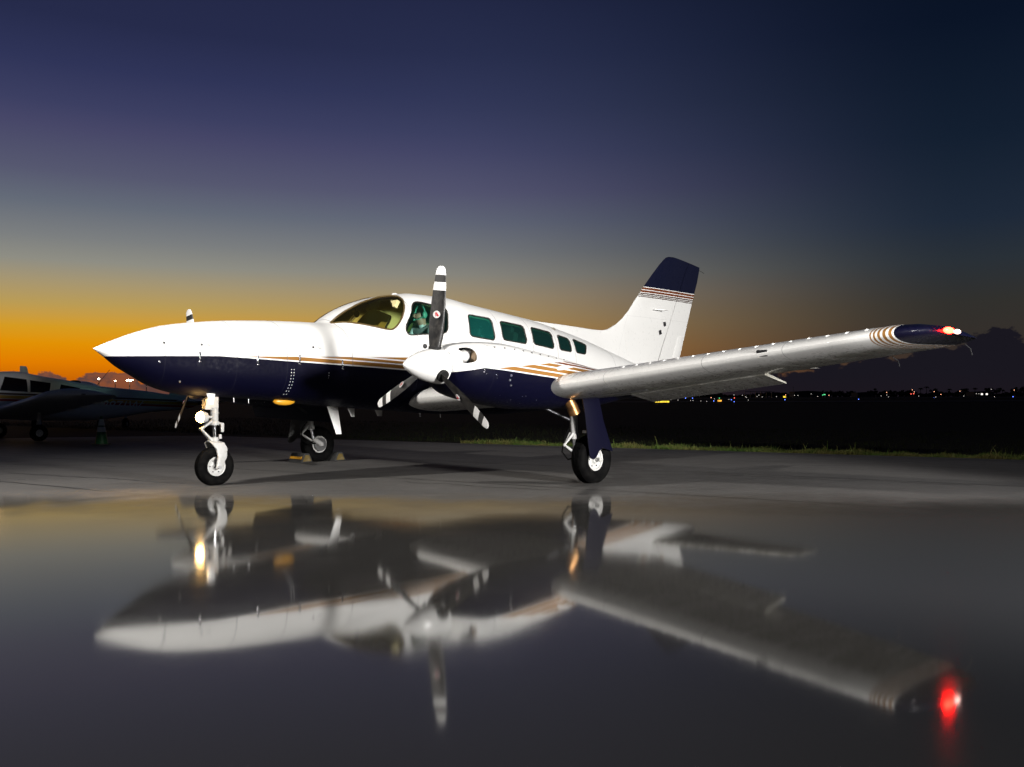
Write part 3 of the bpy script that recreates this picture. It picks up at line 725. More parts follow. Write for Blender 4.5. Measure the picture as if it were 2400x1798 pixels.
# ---- nacelles, spinners, propellers
NQ = 2.476
NTOP = pchip([(-1.99,1.43),(-1.97,1.455),(-1.92,1.475),(-1.8,1.497),(-1.61,1.515),(-1.39,1.518),(-.94,1.468),(-.45,1.395),(.08,1.307),(.61,1.26),(1.2,1.19),(1.75,1.11)])
NBOT = pchip([(-1.99,1.09),(-1.97,1.05),(-1.92,1.0),(-1.8,.955),(-1.6,.915),(-1.36,.875),(-.9,.83),(0,.84),(.8,.93),(1.75,1.08)])
NWID = pchip([(-1.99,.17),(-1.97,.23),(-1.92,.30),(-1.8,.365),(-1.6,.41),(-1.3,.43),(-.6,.43),(.1,.38),(.8,.25),(1.75,.03)])
def npoint(a, t, off=0.):
    zt, zb = NTOP(a), NBOT(a); zc = max(min(lerp(1.27, 1.15, (a+1.9)/2.5), zt-.01), zb+.01)
    r = sup(t, NWID(a), zt-zc, zc-zb, 2.6, 2.4)+off
    return r*math.sin(t), zc+r*math.cos(t)
KN = .34
hole = round_poly([(a, t*KN) for a, t in [(-1.945,.93),(-1.92,.93),(-1.86,.99),(-1.825,1.12),(-1.815,1.30),(-1.825,1.46),(-1.875,1.52),(-1.94,1.54),(-1.945,1.38),(-1.93,1.20)]], .02)
AN = np.concatenate([[-1.99, -1.985, -1.98, -1.975, -1.97], np.arange(-1.965, -1.7, .01), np.arange(-1.7, 1.76, .05)]); NN = 180
def blade_mesh():
    prof = [(.10, .10, 62), (.16, .105, 58), (.22, .125, 52), (.32, .150, 43), (.45, .158, 35), (.60, .152, 28), (.75, .138, 23), (.86, .122, 20), (.92, .108, 18.5), (.95, .09, 18), (.965, .062, 18), (.972, .025, 18)]
    secs = []
    for r, c, tw in prof:
        th = .07*max(.12, 1-r*1.05)+.006; tw = R(tw)
        if r < .13: th = .09
        s_ = []
        fr = [(1-math.cos(PI*i/9))/2 for i in range(10)]
        for x in fr: s_.append((x-.5, foil(x)*.5))
        for x in fr[::-1][1:-1]: s_.append((x-.5, -foil(x)*.22))
        out = []
        for cx, ty in s_:
            X, Y = cx*c, -ty*th       # chordwise, thickness (cambered side forward)
            # disc plane is Y-Z here: forward = -X axis; chord lies mostly in the disc plane
            out.append((Y*math.cos(tw)-X*math.sin(tw), X*math.cos(tw)+Y*math.sin(tw), r))
        secs.append(out)
    n = len(secs[0]); V = [q for s_ in secs for q in s_]
    F = [[i*n+j, i*n+(j+1) % n, (i+1)*n+(j+1) % n, (i+1)*n+j] for i in range(len(secs)-1) for j in range(n)]+[list(range(n))[::-1], [(len(secs)-1)*n+j for j in range(n)]]
    return V, F
BV, BF = blade_mesh(); blade_proto = None
for s_, ang0 in ((1, 83.), (-1, 106.)):
    V, par = [], []
    for a in AN:
        for j in range(NN):
            t = -PI+2*PI*j/NN; p, z_ = npoint(a, t); V.append(P(a, s_*NQ+p, z_)); par.append((a, abs(t)*KN))
    F = [[i*NN+j, i*NN+(j+1) % NN, (i+1)*NN+(j+1) % NN, (i+1)*NN+j] for i in range(len(AN)-1) for j in range(NN)]
    V2, F2 = clip(V, F, poly_sdf(hole, np.array(par)))
    nac = recalc(mesh_obj('nacelle', V2, F2, 'nacelle_paint', plane, angle=50))
    # dark intake chamber behind the two inlets with tan baffles
    V, F = [], []
    AC = np.linspace(-1.972, -1.5, 14)
    for a in AC:
        for j in range(60):
            t = -PI+2*PI*j/60; p, z_ = npoint(a, t, -.02); V.append(P(a, s_*NQ+p, z_))
    F = [[i*60+j, i*60+(j+1) % 60, (i+1)*60+(j+1) % 60, (i+1)*60+j] for i in range(13) for j in range(60)]+[[13*60+j for j in range(60)]]
    # open the chamber wall at the inlets
    F = [fc for fc in F if len(fc) > 4 or not (-1.95 < V[fc[0]][0] < -1.80 and 1.22 < V[fc[0]][2] < 1.46)]
    mesh_obj('intake_chamber', V, F, 'cavity_black', nac)
    for k_ in (1, -1):
        MB().box(P(-1.79, s_*NQ+k_*.275, 1.355), (.02, .085, .12), Matrix.Rotation(.15, 3, 'Y')).build('baffle', 'baffle_tan', nac, bevel=.01)
        MB().tube([P(-1.80, s_*NQ+k_*.17, 1.30), P(-1.70, s_*NQ+k_*.17, 1.30)], .05, 12).build('cylinder_head', 'dark_metal', nac)
        MB().tube([P(-1.93, s_*NQ+k_*.12, 1.36), P(-1.77, s_*NQ+k_*.16, 1.36)], [.02, .085], 14).build('inlet_duct', 'white_paint', nac)
    for k_ in range(9):   # cowl fasteners
        a = -1.56+k_*.13; p, z_ = npoint(a, 1.03+.012*k_, .001)
        for q in (1, -1): MB().ball(P(a, s_*NQ+q*p, z_), .009, 8, 5).build('cowl_fastener', 'dark_metal', nac)
    for a, t in ((-1.42, 1.75), (-1.43, 1.86), (-1.40, 1.98)):
        p, z_ = npoint(a, t, .001); MB().ball(P(a, s_*NQ+p, z_), .013, 8, 5).build('drain_cap', 'steel', nac)
    # exhaust stack, breather strut, hand-hold scoop
    ex = MB(); ex.tube([P(-.40, s_*2.74, 1.02), P(-.385, s_*2.75, .94), P(-.34, s_*2.76, .86), P(-.30, s_*2.77, .78)], [.055, .058, .062, .066], 20, False)
    ex.tube([P(-.30, s_*2.77, .781), P(-.34, s_*2.76, .86), P(-.385, s_*2.75, .94)], [.060, .056, .052], 20, False)
    ex.build('exhaust_pipe', 'copper_pipe', nac)
    p, z_ = npoint(-.62, 1.45); sc_ = MB(); sc_.tube([P(-.74, s_*(NQ+p-.02), z_-.005), P(-.70, s_*(NQ+p+.025), z_+.005), P(-.60, s_*(NQ+p+.03), z_+.02), P(-.48, s_*(NQ+p-.005), z_+.02)], [.018, .026, .02, .006], 10); sc_.build('air_scoop', 'white_paint', nac)
    # spinner
    sp = MB(); sp.lathe([(0, -2.455), (.022, -2.44), (.055, -2.40), (.092, -2.34), (.124, -2.27), (.150, -2.19), (.168, -2.10), (.178, -2.03), (.182, -1.995), (.178, -1.990), (.05, -1.990)], P(0, s_*NQ, 1.262), 'x', 56)
    spin = sp.build('spinner', 'spinner_paint', plane, angle=30); recalc(spin)
    for k_ in range(18):
        t = 2*PI*k_/18; MB().ball(P(-2.012, s_*NQ+.181*math.cos(t), 1.262+.181*math.sin(t)), .0045, 6, 4).build('spinner_screw', 'dark_metal', spin, smooth=False)
    for k_ in range(3):
        th = R(ang0+120*k_)
        if blade_proto is None: b_ = blade_proto = recalc(mesh_obj('propeller_blade', BV, BF, 'blade_paint', plane, angle=50))
        else: b_ = link(bpy.data.objects.new('propeller_blade', blade_proto.data), plane)
        # local z (span) -> radial direction in the disc; local x stays fore-aft
        rad = Vector(P(0, math.cos(th), math.sin(th))); fore = Vector((1, 0, 0)); tan = rad.cross(fore)
        b_.matrix_local = Matrix.Translation(P(-2.075, s_*NQ, 1.262)) @ Matrix((fore, tan, rad)).transposed().to_4x4()
        MB().tube([(0, 0, .13), (0, 0, .188)], [.066, .062], 24, True).build('blade_cuff', 'cavity_black', b_)
        dz = .50; o_ = MB(); tw = R(33)
        nrm = Vector((-math.cos(tw), -math.sin(tw), 0))    # forward face of the blade
        fwd = Vector((math.cos(tw), math.sin(tw), 0)); chd = Vector((math.sin(tw), -math.cos(tw), 0)) if False else Vector((-math.sin(tw), math.cos(tw), 0))
        ctr = Vector((0, 0, dz))-fwd*.034
        ring_ = [ctr+chd*.036*math.cos(t)+Vector((0, 0, .036*math.sin(t))) for t in np.linspace(0, 2*PI, 20, endpoint=False)]
        o_.prism(ring_, fwd*.003, 20); o_.build('maker_decal', 'decal_white', b_)
        e_ = MB(); c2 = ctr-fwd*.003
        e_.prism([c2+chd*x_+Vector((0, 0, z2)) for x_, z2 in ((-.026, -.012), (.0, .02), (.006, .012), (-.008, -.02))], fwd*.003, 4); e_.prism([c2+chd*x_+Vector((0, 0, z2)) for x_, z2 in ((.008, -.02), (.012, -.02), (.012, .022), (.008, .022))], fwd*.003, 4); e_.build('maker_emblem', 'decal_red', b_)

# ---- landing gear
def wheel(name, a, p, z0, r, wd, rim_r, parent, s_=1):
    t_ = MB(); h = wd/2
    pr = [(rim_r-.005, -h*.62), (rim_r+.012, -h*.80), (rim_r+(r-rim_r)*.35, -h*.98), (rim_r+(r-rim_r)*.62, -h), (rim_r+(r-rim_r)*.84, -h*.88), (r-.006, -h*.62), (r-.001, -h*.45)]
    for g in (-.36, -.12, .12, .36):
        pr += [(r, h*g-.006*1.2), (r-.008, h*g-.004), (r-.008, h*g+.004), (r, h*g+.006*1.2)]
    pr += [(q[0], -q[1]) for q in pr[:7][::-1]]
    t_.lathe(pr, P(a, p, z0), 'y', 64); ty = t_.build(name, 'black_rubber', parent, angle=50); recalc(ty)
    # weight on the wheel: flatten the contact patch
    for v in ty.data.vertices:
        if v.co.z < .006: v.co.z = .006
    return ty
def rim(a, p, z0, rr, wd, parent, s_):
    o = MB(); h = wd/2*.66
    for q in (1, -1):
        o.lathe([(rr+.004, q*h), (rr-.006, q*h*1.04), (rr-.014, q*h*.98), (rr-.022, q*h*.70), (rr*.62, q*h*.55), (rr*.52, q*h*.52), (rr*.46, q*h*.62), (rr*.40, q*h*.62), (rr*.34, q*h*.9), (rr*.30, q*h*1.05), (.0, q*h*1.08)], P(a, p, z0), 'y', 48)
    r_ = o.build('rim', 'rim_white', parent, angle=35); recalc(r_)
    for k_ in range(6):
        t = 2*PI*k_/6; MB().tube([P(a+rr*.64*math.cos(t), p+s_*h*.55, z0+rr*.64*math.sin(t)), P(a+rr*.64*math.cos(t), p+s_*h*.72, z0+rr*.64*math.sin(t))], .007, 8).build('rim_bolt', 'dark_metal', parent)
# nose gear
NA = -3.10
ng = MB(); ng.tube([P(NA, 0, 1.02), P(NA, 0, .70)], .042, 20); ng.tube([P(NA, 0, .70), P(NA, 0, .655)], .050, 20); ng.box(P(NA-.03, .0, .905), (.11, .10, .13)); ng.box(P(NA-.095, .015, .885), (.075, .085, .12)); ng.tube([P(NA, 0, .80), P(NA, 0, .775)], .047, 20)
leg = ng.build('nose_strut', 'gear_paint', plane, bevel=.006)
MB().tube([P(NA, 0, .67), P(NA+.005, 0, .52)], .026, 18).build('oleo_piston', 'chrome', leg)
tl = MB()
for s_ in (1, -1):
    tl.tube([P(NA-.04, s_*.022, .70), P(NA-.155, s_*.008, .615)], [.016, .012], 10); tl.tube([P(NA-.155, s_*.008, .615), P(NA-.045, s_*.022, .50)], [.012, .016], 10)
tl.tube([P(NA-.155, -.03, .615), P(NA-.155, .03, .615)], .014, 10); tl.tube([P(NA-.045, -.035, .50), P(NA-.045, .035, .50)], .016, 10); tl.build('torque_link', 'gear_paint', leg)
sd_ = MB(); sd_.box(P(NA+.075, .03, .63), (.035, .03, .10)); sd_.tube([P(NA+.03, .02, .68), P(NA+.08, .03, .67)], .012, 8); sd_.box(P(NA+.05, .03, .53), (.03, .03, .05)); sd_.build('shimmy_damper', 'gear_paint', leg, bevel=.004)
fk = MB(); fk.tube([P(NA, 0, .525), P(NA, 0, .475)], .045, 20)
for s_ in (1, -1):
    pts = [P(NA-.02, s_*.0, .49), P(NA+.00, s_*.075, .465), P(NA+.03, s_*.108, .40), P(NA+.035, s_*.112, .31), P(NA+.01, s_*.110, .23), P(NA-.0, s_*.108, .195)]
    n_ = len(pts); wds = [.055, .075, .062, .048, .036, .032]; V = []
    for q, wq in zip(pts, wds): V += [(q[0]-wq, q[1]-.014, q[2]), (q[0]+wq, q[1]-.014, q[2]), (q[0]+wq, q[1]+.014, q[2]), (q[0]-wq, q[1]+.014, q[2])]
    fk.add(V, [[i*4+j, i*4+(j+1) % 4, (i+1)*4+(j+1) % 4, (i+1)*4+j] for i in range(n_-1) for j in range(4)]+[[0, 1, 2, 3], [n_*4-1-j for j in range(4)]])
recalc(fk.build('nose_fork', 'gear_paint', leg, bevel=.007))
MB().tube([P(NA, -.135, .198), P(NA, .135, .198)], .020, 16).build('axle', 'steel', leg)
wheel('nose_tyre', NA, 0, .207, .212, .155, .105, plane); nw = [o for o in plane.children if o.name.startswith('nose_tyre')][0]
rim(NA, 0, .207, .105, .155, nw, 1)
# gear bay door and its arm under the nose
MB().prism([P(-3.36, -.10, .985), P(-3.14, -.10, .965), P(-3.16, -.13, .93), P(-3.32, -.13, .945)], (0, .012, 0), 4).build('nose_gear_door', 'navy_paint', plane, bevel=.003)
# lamps on the nose leg
ll = MB(); ll.lathe([(.058, .03), (.066, 0), (.066, -.01), (.058, -.012)], (0, 0, 0), 'x', 28); ll.lathe([(.066, 0), (.05, .05), (.015, .065), (0, .067)], (0, 0, 0), 'x', 28)
lh = ll.build('landing_light_housing', 'gear_paint', leg); lh.location = P(NA-.155, .03, .745)
gl = MB(); gl.lathe([(0, -.058), (.022, -.054), (.042, -.041), (.055, -.02), (.060, 0)], (0, 0, 0), 'x', 28); g_ = gl.build('landing_light', 'landing_light_glow', leg); g_.location = P(NA-.165, .03, .745)
MB().tube([P(NA-.11, .03, .745), P(NA, .0, .745)], .014, 8).build('light_bracket', 'gear_paint', leg)
MB().ball(P(NA-.12, .12, .985), (.022, .022, .015), 14, 8).build('taxi_light', 'taxi_light_glow', plane)
def lamp(name, loc, energy, col, rad, spot_to=None, size=70, blend=.6):
    l = bpy.data.lights.new(name, 'SPOT' if spot_to else 'POINT'); l.energy = energy; l.color = col; l.shadow_soft_size = rad
    o = bpy.data.objects.new(name, l); C.objects.link(o)
    mw = Matrix.Translation(plane.location) @ Matrix.Rotation(TH, 4, 'Z')
    o.location = mw @ Vector(loc)
    if spot_to: l.spot_size = R(size); l.spot_blend = blend; aim(o, mw @ Vector(spot_to))
    return o
lamp('landing_light_beam', P(NA-.215, .03, .745), 140, (1, .60, .22), .03, P(NA-2.4, .5, .0), 95, .8)
lamp('taxi_light_beam', P(NA-.13, .14, .955), .6, (1, .58, .2), .02)
# main gear
for s_ in (1, -1):
    A0 = .01; pw = s_*2.747
    ms = MB(); ms.tube([P(-.20, pw-s_*.10, 1.0), P(-.17, pw-s_*.10, .56)], .043, 20); ms.tube([P(-.19, pw-s_*.10, .80), P(-.187, pw-s_*.10, .775)], .052, 20); ms.tube([P(-.17, pw-s_*.10, .56), P(-.165, pw-s_*.10, .50)], .05, 20)
    ml = ms.build('main_strut', 'gear_paint', plane, bevel=.004)
    MB().tube([P(-.165, pw-s_*.10, .52), P(-.13, pw-s_*.11, .34)], .028, 16).build('oleo_piston', 'chrome', ml)
    ar = MB(); ar.tube([P(-.14, pw-s_*.115, .36), P(A0, pw-s_*.115, .268)], [.036, .044], 14); ar.tube([P(A0, pw-s_*.14, .268), P(A0, pw+s_*.13, .268)], .022, 14); ar.build('axle_arm', 'gear_paint', ml)
    tq = MB()
    for k_ in (1, -1):
        tq.tube([P(-.215, pw-s_*.10+k_*.02, .56), P(-.335, pw-s_*.10, .435)], [.017, .013], 10); tq.tube([P(-.335, pw-s_*.10, .435), P(-.165, pw-s_*.10+k_*.02, .33)], [.013, .017], 10)
    tq.ball(P(-.335, pw-s_*.10, .435), .02, 10, 6); tq.build('torque_link', 'gear_paint', ml)
    br = MB(); br.tube([P(-.24, pw-s_*.11, .62), P(-.33, pw-s_*.10, .52), P(-.35, pw-s_*.12, .36), P(-.24, pw-s_*.13, .27), P(-.1, pw-s_*.12, .29)], .009, 8); br.build('brake_hose', 'black_rubber', ml)
    sb = MB(); sb.tube([P(-.56, s_*2.45, .88), P(-.19, pw-s_*.12, .70)], [.013, .018], 10); sb.build('side_brace', 'dark_metal', ml)
    ty = wheel('main_tyre', A0, pw, .268, .275, .185, .128, plane)
    rim(A0, pw, .268, .128, .185, ty, s_)
    MB().lathe([(.10, 0), (.10, .012), (.04, .012), (.04, 0), (.10, 0)], P(A0, pw-s_*.10, .268), 'y', 32).build('brake_disc', 'steel', ty)
    # outer gear leg door
    d_ = [(-.33, 1.04), (-.06, 1.04), (.0, .86), (.05, .70), (.215, .355), (.13, .372), (.03, .40), (-.03, .36), (-.07, .30), (-.115, .276), (-.16, .285), (-.185, .32), (-.20, .40), (-.24, .62), (-.27, .80)]
    MB().prism([P(a, pw+s_*(.135 if s_ > 0 else .14+.62*max(0, .95-z_)), z_) for a, z_ in d_], (0, .014, 0), 15).build('gear_leg_door', 'navy_paint' if s_ > 0 else 'door_inner', plane, bevel=.003)
    MB().box(P(-.12, pw+s_*.06, .58), (.03, .14, .03)).build('door_link', 'steel', plane)
    # hinge strip below the wing
    hg = MB(); hg.box(P(-.42, s_*3.35, .985), (.03, .95, .012), Matrix.Rotation(-s_*.09, 3, 'X'))
    hg.build('door_hinge', 'steel', plane)
# inner door of the starboard leg hanging open
MB().prism([P(-1.25, -2.52, .90), P(-1.15, -2.56, .70), P(.17, -2.60, .60), P(.17, -2.56, .88)], (0, .012, 0), 4).build('inner_gear_door', 'navy_paint', plane, bevel=.003)

# ------------------------------------------------------------------ chocks at the far wheel
mat('chock_yellow', (.10, .065, .008), .6, fn=lambda t, b: grimy(t, b, (.10, .065, .008, 1), .3, 20)); mat('chock_black', (.02, .02, .02), .8)
for sgn, lab in ((-1, 'rubber wheel chock with an orange stripe in front of the far main wheel'), (1, 'dark rubber wheel chock behind the far main wheel')):
    mw = Matrix.Translation(plane.location) @ Matrix.Rotation(TH, 4, 'Z'); ct = mw @ Vector(P(.01+sgn*.30, -2.747, 0))
    ck = thing('wheel_chock', (ct.x, ct.y, .002), TH, lab, 'chock', 'chocks at the far wheel')
    MB().prism([(-.11, 0, 0), (.11, 0, 0), (.045, 0, .14), (-.045, 0, .14)], (0, .36, 0), 4).build('block', 'chock_black', ck, bevel=.012)
    for q in (1, -1): MB().prism([(-.075, q*.183, .02), (.075, q*.183, .02), (.03, q*.183, .115), (-.03, q*.183, .115)], (0, .006, 0), 4).build('end_plate', 'chock_yellow', ck)
    if sgn < 0: MB().prism([(-.092, -.16, .055), (-.092, .16, .055), (-.076, .16, .09), (-.076, -.16, .09)], (-.006, 0, .003), 4).build('orange_stripe', 'orange_fairing', ck)

# ------------------------------------------------------------------ the pilot
mwp = Matrix.Translation(plane.location) @ Matrix.Rotation(TH, 4, 'Z')
def skin_body(name, pts, edges, m_, parent=None, sub=2):
    me = bpy.data.meshes.new(name); me.from_pydata([q[:3] for q in pts], edges, []); o = bpy.data.objects.new(name, me); C.objects.link(o)
    sk = o.modifiers.new('skin', 'SKIN'); sk.use_smooth_shade = True
    for i, q in enumerate(pts): me.skin_vertices[0].data[i].radius = (q[3], q[4] if len(q) > 4 else q[3])
    me.skin_vertices[0].data[0].use_root = True
    sb_ = o.modifiers.new('sub', 'SUBSURF'); sb_.levels = sb_.render_levels = sub
    dg = bpy.context.evaluated_depsgraph_get(); dg.update(); ev = bpy.data.meshes.new_from_object(o.evaluated_get(dg)); o.modifiers.clear(); o.data = ev
    ev.materials.clear(); ev.materials.append(MATS[m_]); ev.polygons.foreach_set('use_smooth', [True]*len(ev.polygons))
    if parent: o.parent = parent
    return o
pil = thing('person', mwp @ Vector(P(-.47, .39, 1.42)), TH, 'pilot in a white shirt wearing a green headset, seated behind the side cockpit window', 'person')
Q = lambda a, p, z_, r, r2=None: (a+.30, -(p-.33), z_-1.40, r, r2 or r)
pts = [Q(-.26, .33, 1.45, .15, .12), Q(-.25, .33, 1.60, .15, .11), Q(-.27, .33, 1.77, .165, .11), Q(-.30, .33, 1.82, .07), Q(-.33, .33, 1.88, .052), Q(-.36, .33, 1.955, .075, .085), Q(-.365, .33, 2.03, .07, .085),
       Q(-.29, .50, 1.81, .075), Q(-.40, .56, 1.60, .05), Q(-.66, .50, 1.60, .038), Q(-.78, .44, 1.63, .03),
       Q(-.29, .16, 1.81, .075), Q(-.40, .10, 1.60, .05), Q(-.66, .16, 1.60, .038), Q(-.78, .22, 1.63, .03),
       Q(-.30, .42, 1.42, .10), Q(-.72, .44, 1.44, .075), Q(-.88, .44, 1.20, .05), Q(-1.0, .44, 1.17, .04),
       Q(-.30, .24, 1.42, .10), Q(-.72, .22, 1.44, .075), Q(-.88, .22, 1.20, .05), Q(-1.0, .22, 1.17, .04)]
ed = [(0,1),(1,2),(2,3),(3,4),(4,5),(5,6),(2,7),(7,8),(8,9),(9,10),(2,11),(11,12),(12,13),(13,14),(0,15),(15,16),(16,17),(17,18),(0,19),(19,20),(20,21),(21,22)]
body = skin_body('body', pts, ed, 'shirt_white', pil)
me = body.data
for m_ in ('skin', 'trousers_dark', 'hair_dark'): me.materials.append(MATS[m_])
for f_ in me.polygons:
    c = f_.center; a_, p_, z_ = c.x-.30, .33-c.y, c.z+1.40
    if z_ > 1.865 and abs(p_-.33) < .16: f_.material_index = 3 if (z_ > 2.045 or (a_ > -.345 and z_ > 1.95)) else 1
    elif a_ < -.70 and z_ > 1.5: f_.material_index = 1
    elif z_ < 1.46: f_.material_index = 2
fx = MB(); fx.tube([Q(-.44, .33, 2.0, 0)[:3], Q(-.462, .33, 1.965, 0)[:3], Q(-.44, .33, 1.955, 0)[:3]], [.010, .014, .010], 8); fx.build('nose', 'skin', pil)
for k_ in (1, -1): MB().ball(Q(-.438, .33+k_*.032, 2.002, 0)[:3], .009, 8, 6).build('eye', 'hair_dark', pil)
MB().box(Q(-.437, .33, 1.925, 0)[:3], (.008, .045, .008)).build('mouth', 'decal_red', pil)
hs = MB(); hs.tube([Q(-.36, .33+.095*math.cos(t), 2.0+.115*math.sin(t), 0)[:3] for t in np.linspace(-.05, PI+.05, 16)], .011, 8)
for k_ in (1, -1): hs.ball(Q(-.36, .33+k_*.098, 1.985, 0)[:3], (.038, .024, .046), 14, 10)
hs.tube([Q(-.385, .43, 1.96, 0)[:3], Q(-.45, .41, 1.925, 0)[:3], Q(-.475, .36, 1.92, 0)[:3]], .006, 6); hs.ball(Q(-.475, .355, 1.92, 0)[:3], .014, 8, 6)
hs.build('headset', 'headset_green', pil)
for k_ in (1, -1):    # hands closed round the control wheel
    bx_ = Q(-.80, .33+k_*.11, 1.645, 0); h_ = MB(); h_.ball(bx_[:3], (.035, .028, .042), 10, 8)
    for j in range(4): h_.tube([(bx_[0]-.02, bx_[1], bx_[2]+.028-.019*j), (bx_[0]-.062, bx_[1]-k_*.006, bx_[2]+.03-.019*j), (bx_[0]-.078, bx_[1]+k_*.02, bx_[2]+.028-.019*j), (bx_[0]-.055, bx_[1]+k_*.034, bx_[2]+.026-.019*j)], [.010, .009, .008, .007], 6)
    h_.tube([(bx_[0]-.01, bx_[1]+k_*.02, bx_[2]+.02), (bx_[0]-.045, bx_[1]+k_*.038, bx_[2]+.04)], [.011, .008], 6); h_.build('hand', 'skin', pil)

# ------------------------------------------------------------------ single-engine airplanes parked beyond the nose
SW = (.78, .78, .79, 1)
def small_paint(t, b):
    a, q, z_ = t.sep(objco(t)); s = t.m('SUBTRACT', z_, t.m('MULTIPLY_ADD', a, -.034, 1.04))
    c = grimy(t, b, SW, .15, 3)
    c = t.mix(t.band(s, .066, .115), c, (.035, .005, .006, 1)); c = t.mix(t.band(s, -.026, .054), c, (.62, .34, .02, 1)); c = t.mix(t.band(s, -.095, -.036), c, (.42, .02, .012, 1))
    t.put(b.inputs['Base Color'], c)
mat('small_plane_paint', rough=.35, coat=.2, fn=small_paint)
mat('small_wing_paint', SW, .4, fn=lambda t, b: grimy(t, b, SW, .2, 3))
sp2 = thing('airplane', (-12.47, 23.0, 0), TH, 'dark single-engine airplane with red and yellow stripes parked beside the green cone', 'airplane', 'single-engine airplanes parked behind')
T2 = pchip([(-2.95,1.0),(-2.9,1.10),(-2.6,1.22),(-2.0,1.30),(-1.35,1.36),(-1.0,1.56),(-.75,1.66),(-.44,1.704),(-.07,1.716),(.38,1.63),(1.08,1.525),(1.97,1.377),(2.75,1.306),(3.28,1.253),(4.39,1.07),(4.75,.98)])
B2 = pchip([(-2.95,.95),(-2.9,.84),(-2.6,.70),(-2.0,.60),(-1.35,.55),(-.44,.52),(.56,.467),(1.6,.455),(2.5,.536),(3.3,.66),(4.4,.75),(4.75,.86)])
W2 = pchip([(-2.95,.05),(-2.9,.2),(-2.6,.38),(-2.0,.48),(-1.0,.56),(.6,.56),(1.6,.45),(2.6,.33),(3.6,.2),(4.75,.03)])
def spoint(a, t, off=0.):
    zt, zb = T2(a), B2(a); zc = zb+(zt-zb)*.42; r = sup(t, W2(a), zt-zc, zc-zb, 2.7, 2.6)+off
    return r*math.sin(t), zc+r*math.cos(t)
AA = np.linspace(-2.95, 4.75, 90); V = []
for a in AA:
    for j in range(64): p, z_ = spoint(a, 2*PI*j/64); V.append(P(a, p, z_))
F = [[i*64+j, i*64+(j+1) % 64, (i+1)*64+(j+1) % 64, (i+1)*64+j] for i in range(89) for j in range(64)]+[list(range(64)), [89*64+j for j in range(64)]]
f2 = recalc(mesh_obj('fuselage', V, F, 'small_plane_paint', sp2, angle=50))
def ztot(a, z_):   # angle round the section for a height
    lo_, hi_ = .05, 2.4
    for _ in range(18):
        md = (lo_+hi_)/2
        if spoint(a, md)[1] > z_: lo_ = md
        else: hi_ = md
    return (lo_+hi_)/2
for poly in ([(-.46, 1.565), (.03, 1.505), (.03, 1.19), (-.60, 1.225)], [(.11, 1.49), (.60, 1.425), (.53, 1.17), (.09, 1.19)], [(.85, 1.395), (1.34, 1.305), (1.22, 1.20), (.77, 1.20)], [(-1.16, 1.42), (-.68, 1.585), (-.74, 1.30), (-1.05, 1.28)]):
    for side in (1, -1):
        vs = []; n = 8
        for i in range(n+1):
            for j in range(n+1):
                u_, v_ = i/n, j/n
                tp = [poly[0][k_]+(poly[1][k_]-poly[0][k_])*u_ for k_ in (0, 1)]; bt = [poly[3][k_]+(poly[2][k_]-poly[3][k_])*u_ for k_ in (0, 1)]
                a, z_ = tp[0]+(bt[0]-tp[0])*v_, tp[1]+(bt[1]-tp[1])*v_
                p, z2 = spoint(a, ztot(a, z_), .006); vs.append(P(a, side*p, z2))
        recalc(mesh_obj('cabin_window', vs, [[i*(n+1)+j, i*(n+1)+j+1, (i+1)*(n+1)+j+1, (i+1)*(n+1)+j] for i in range(n) for j in range(n)], 'window_dark' if 'window_dark' in MATS else mat('window_dark', (.010, .006, .007), .15), f2))
for s_ in (1, -1):
    secs = []
    for p, le, c, z0, tc_ in ((.3, -1.10, 1.66, .60, .15), (2.5, -1.08, 1.63, .80, .15), (4.2, -1.06, 1.62, .975, .15), (4.65, -1.05, 1.60, 1.03, .155), (4.82, -.98, 1.50, 1.065, .15), (4.92, -.80, 1.22, 1.085, .12), (4.96, -.55, .8, 1.09, .07)):
        fr = [(1-math.cos(PI*i/18))/2 for i in range(19)]
        secs.append([P(le+c*x, s_*p, z0+c*(tc_*foil(x)*.55+.025*math.sin(PI*x))) for x in fr]+[P(le+c*x, s_*p, z0+c*(-tc_*foil(x)*.45+.025*math.sin(PI*x))) for x in fr[::-1]])
    w2 = sections(secs, 'small_wing_paint', 'wing', sp2)
    MB().ball(P(-.25, s_*4.985, 1.10), (.05, .012, .012), 10, 6).build('tip_lamp_cover', 'dark_metal', w2)
    for p, a_ in ((2.2, .30), (3.0, .34), (3.8, .36)): MB().prism([P(a_, s_*p, .66+.1*(p-1)), P(a_+.30, s_*p, .64+.1*(p-1)), P(a_+.28, s_*p, .58+.1*(p-1)), P(a_+.1, s_*p, .60+.1*(p-1))], (0, .03, 0), 4).build('hinge_fairing', 'small_wing_paint', w2)
    MB().tube([P(-.03, s_*1.55, .72), P(-.03, s_*1.55, .40)], .05, 14).build('gear_strut', 'small_wing_paint', sp2)
    ty = wheel('tyre', -.03, s_*1.55, .195, .20, .15, .085, sp2); rim(-.03, s_*1.55, .195, .085, .15, ty, s_)
    secs = []
    for p, le, c, th in ((.02, 4.05, .72, .07), (1.25, 4.12, .60, .055), (1.38, 4.2, .5, .02)):
        fr = [(1-math.cos(PI*i/10))/2 for i in range(11)]
        secs.append([P(le+c*x, s_*p, .98+th*foil(x)*.5) for x in fr]+[P(le+c*x, s_*p, .98-th*foil(x)*.5) for x in fr[::-1]])
    sections(secs, 'small_wing_paint', 'stabilator', sp2)
MB().tube([P(-1.9, 0, .70), P(-1.95, 0, .38)], .045, 12).build('gear_strut', 'small_wing_paint', sp2)
ty = wheel('tyre', -1.95, 0, .175, .18, .13, .08, sp2); rim(-1.95, 0, .175, .08, .13, ty, 1)
secs = []
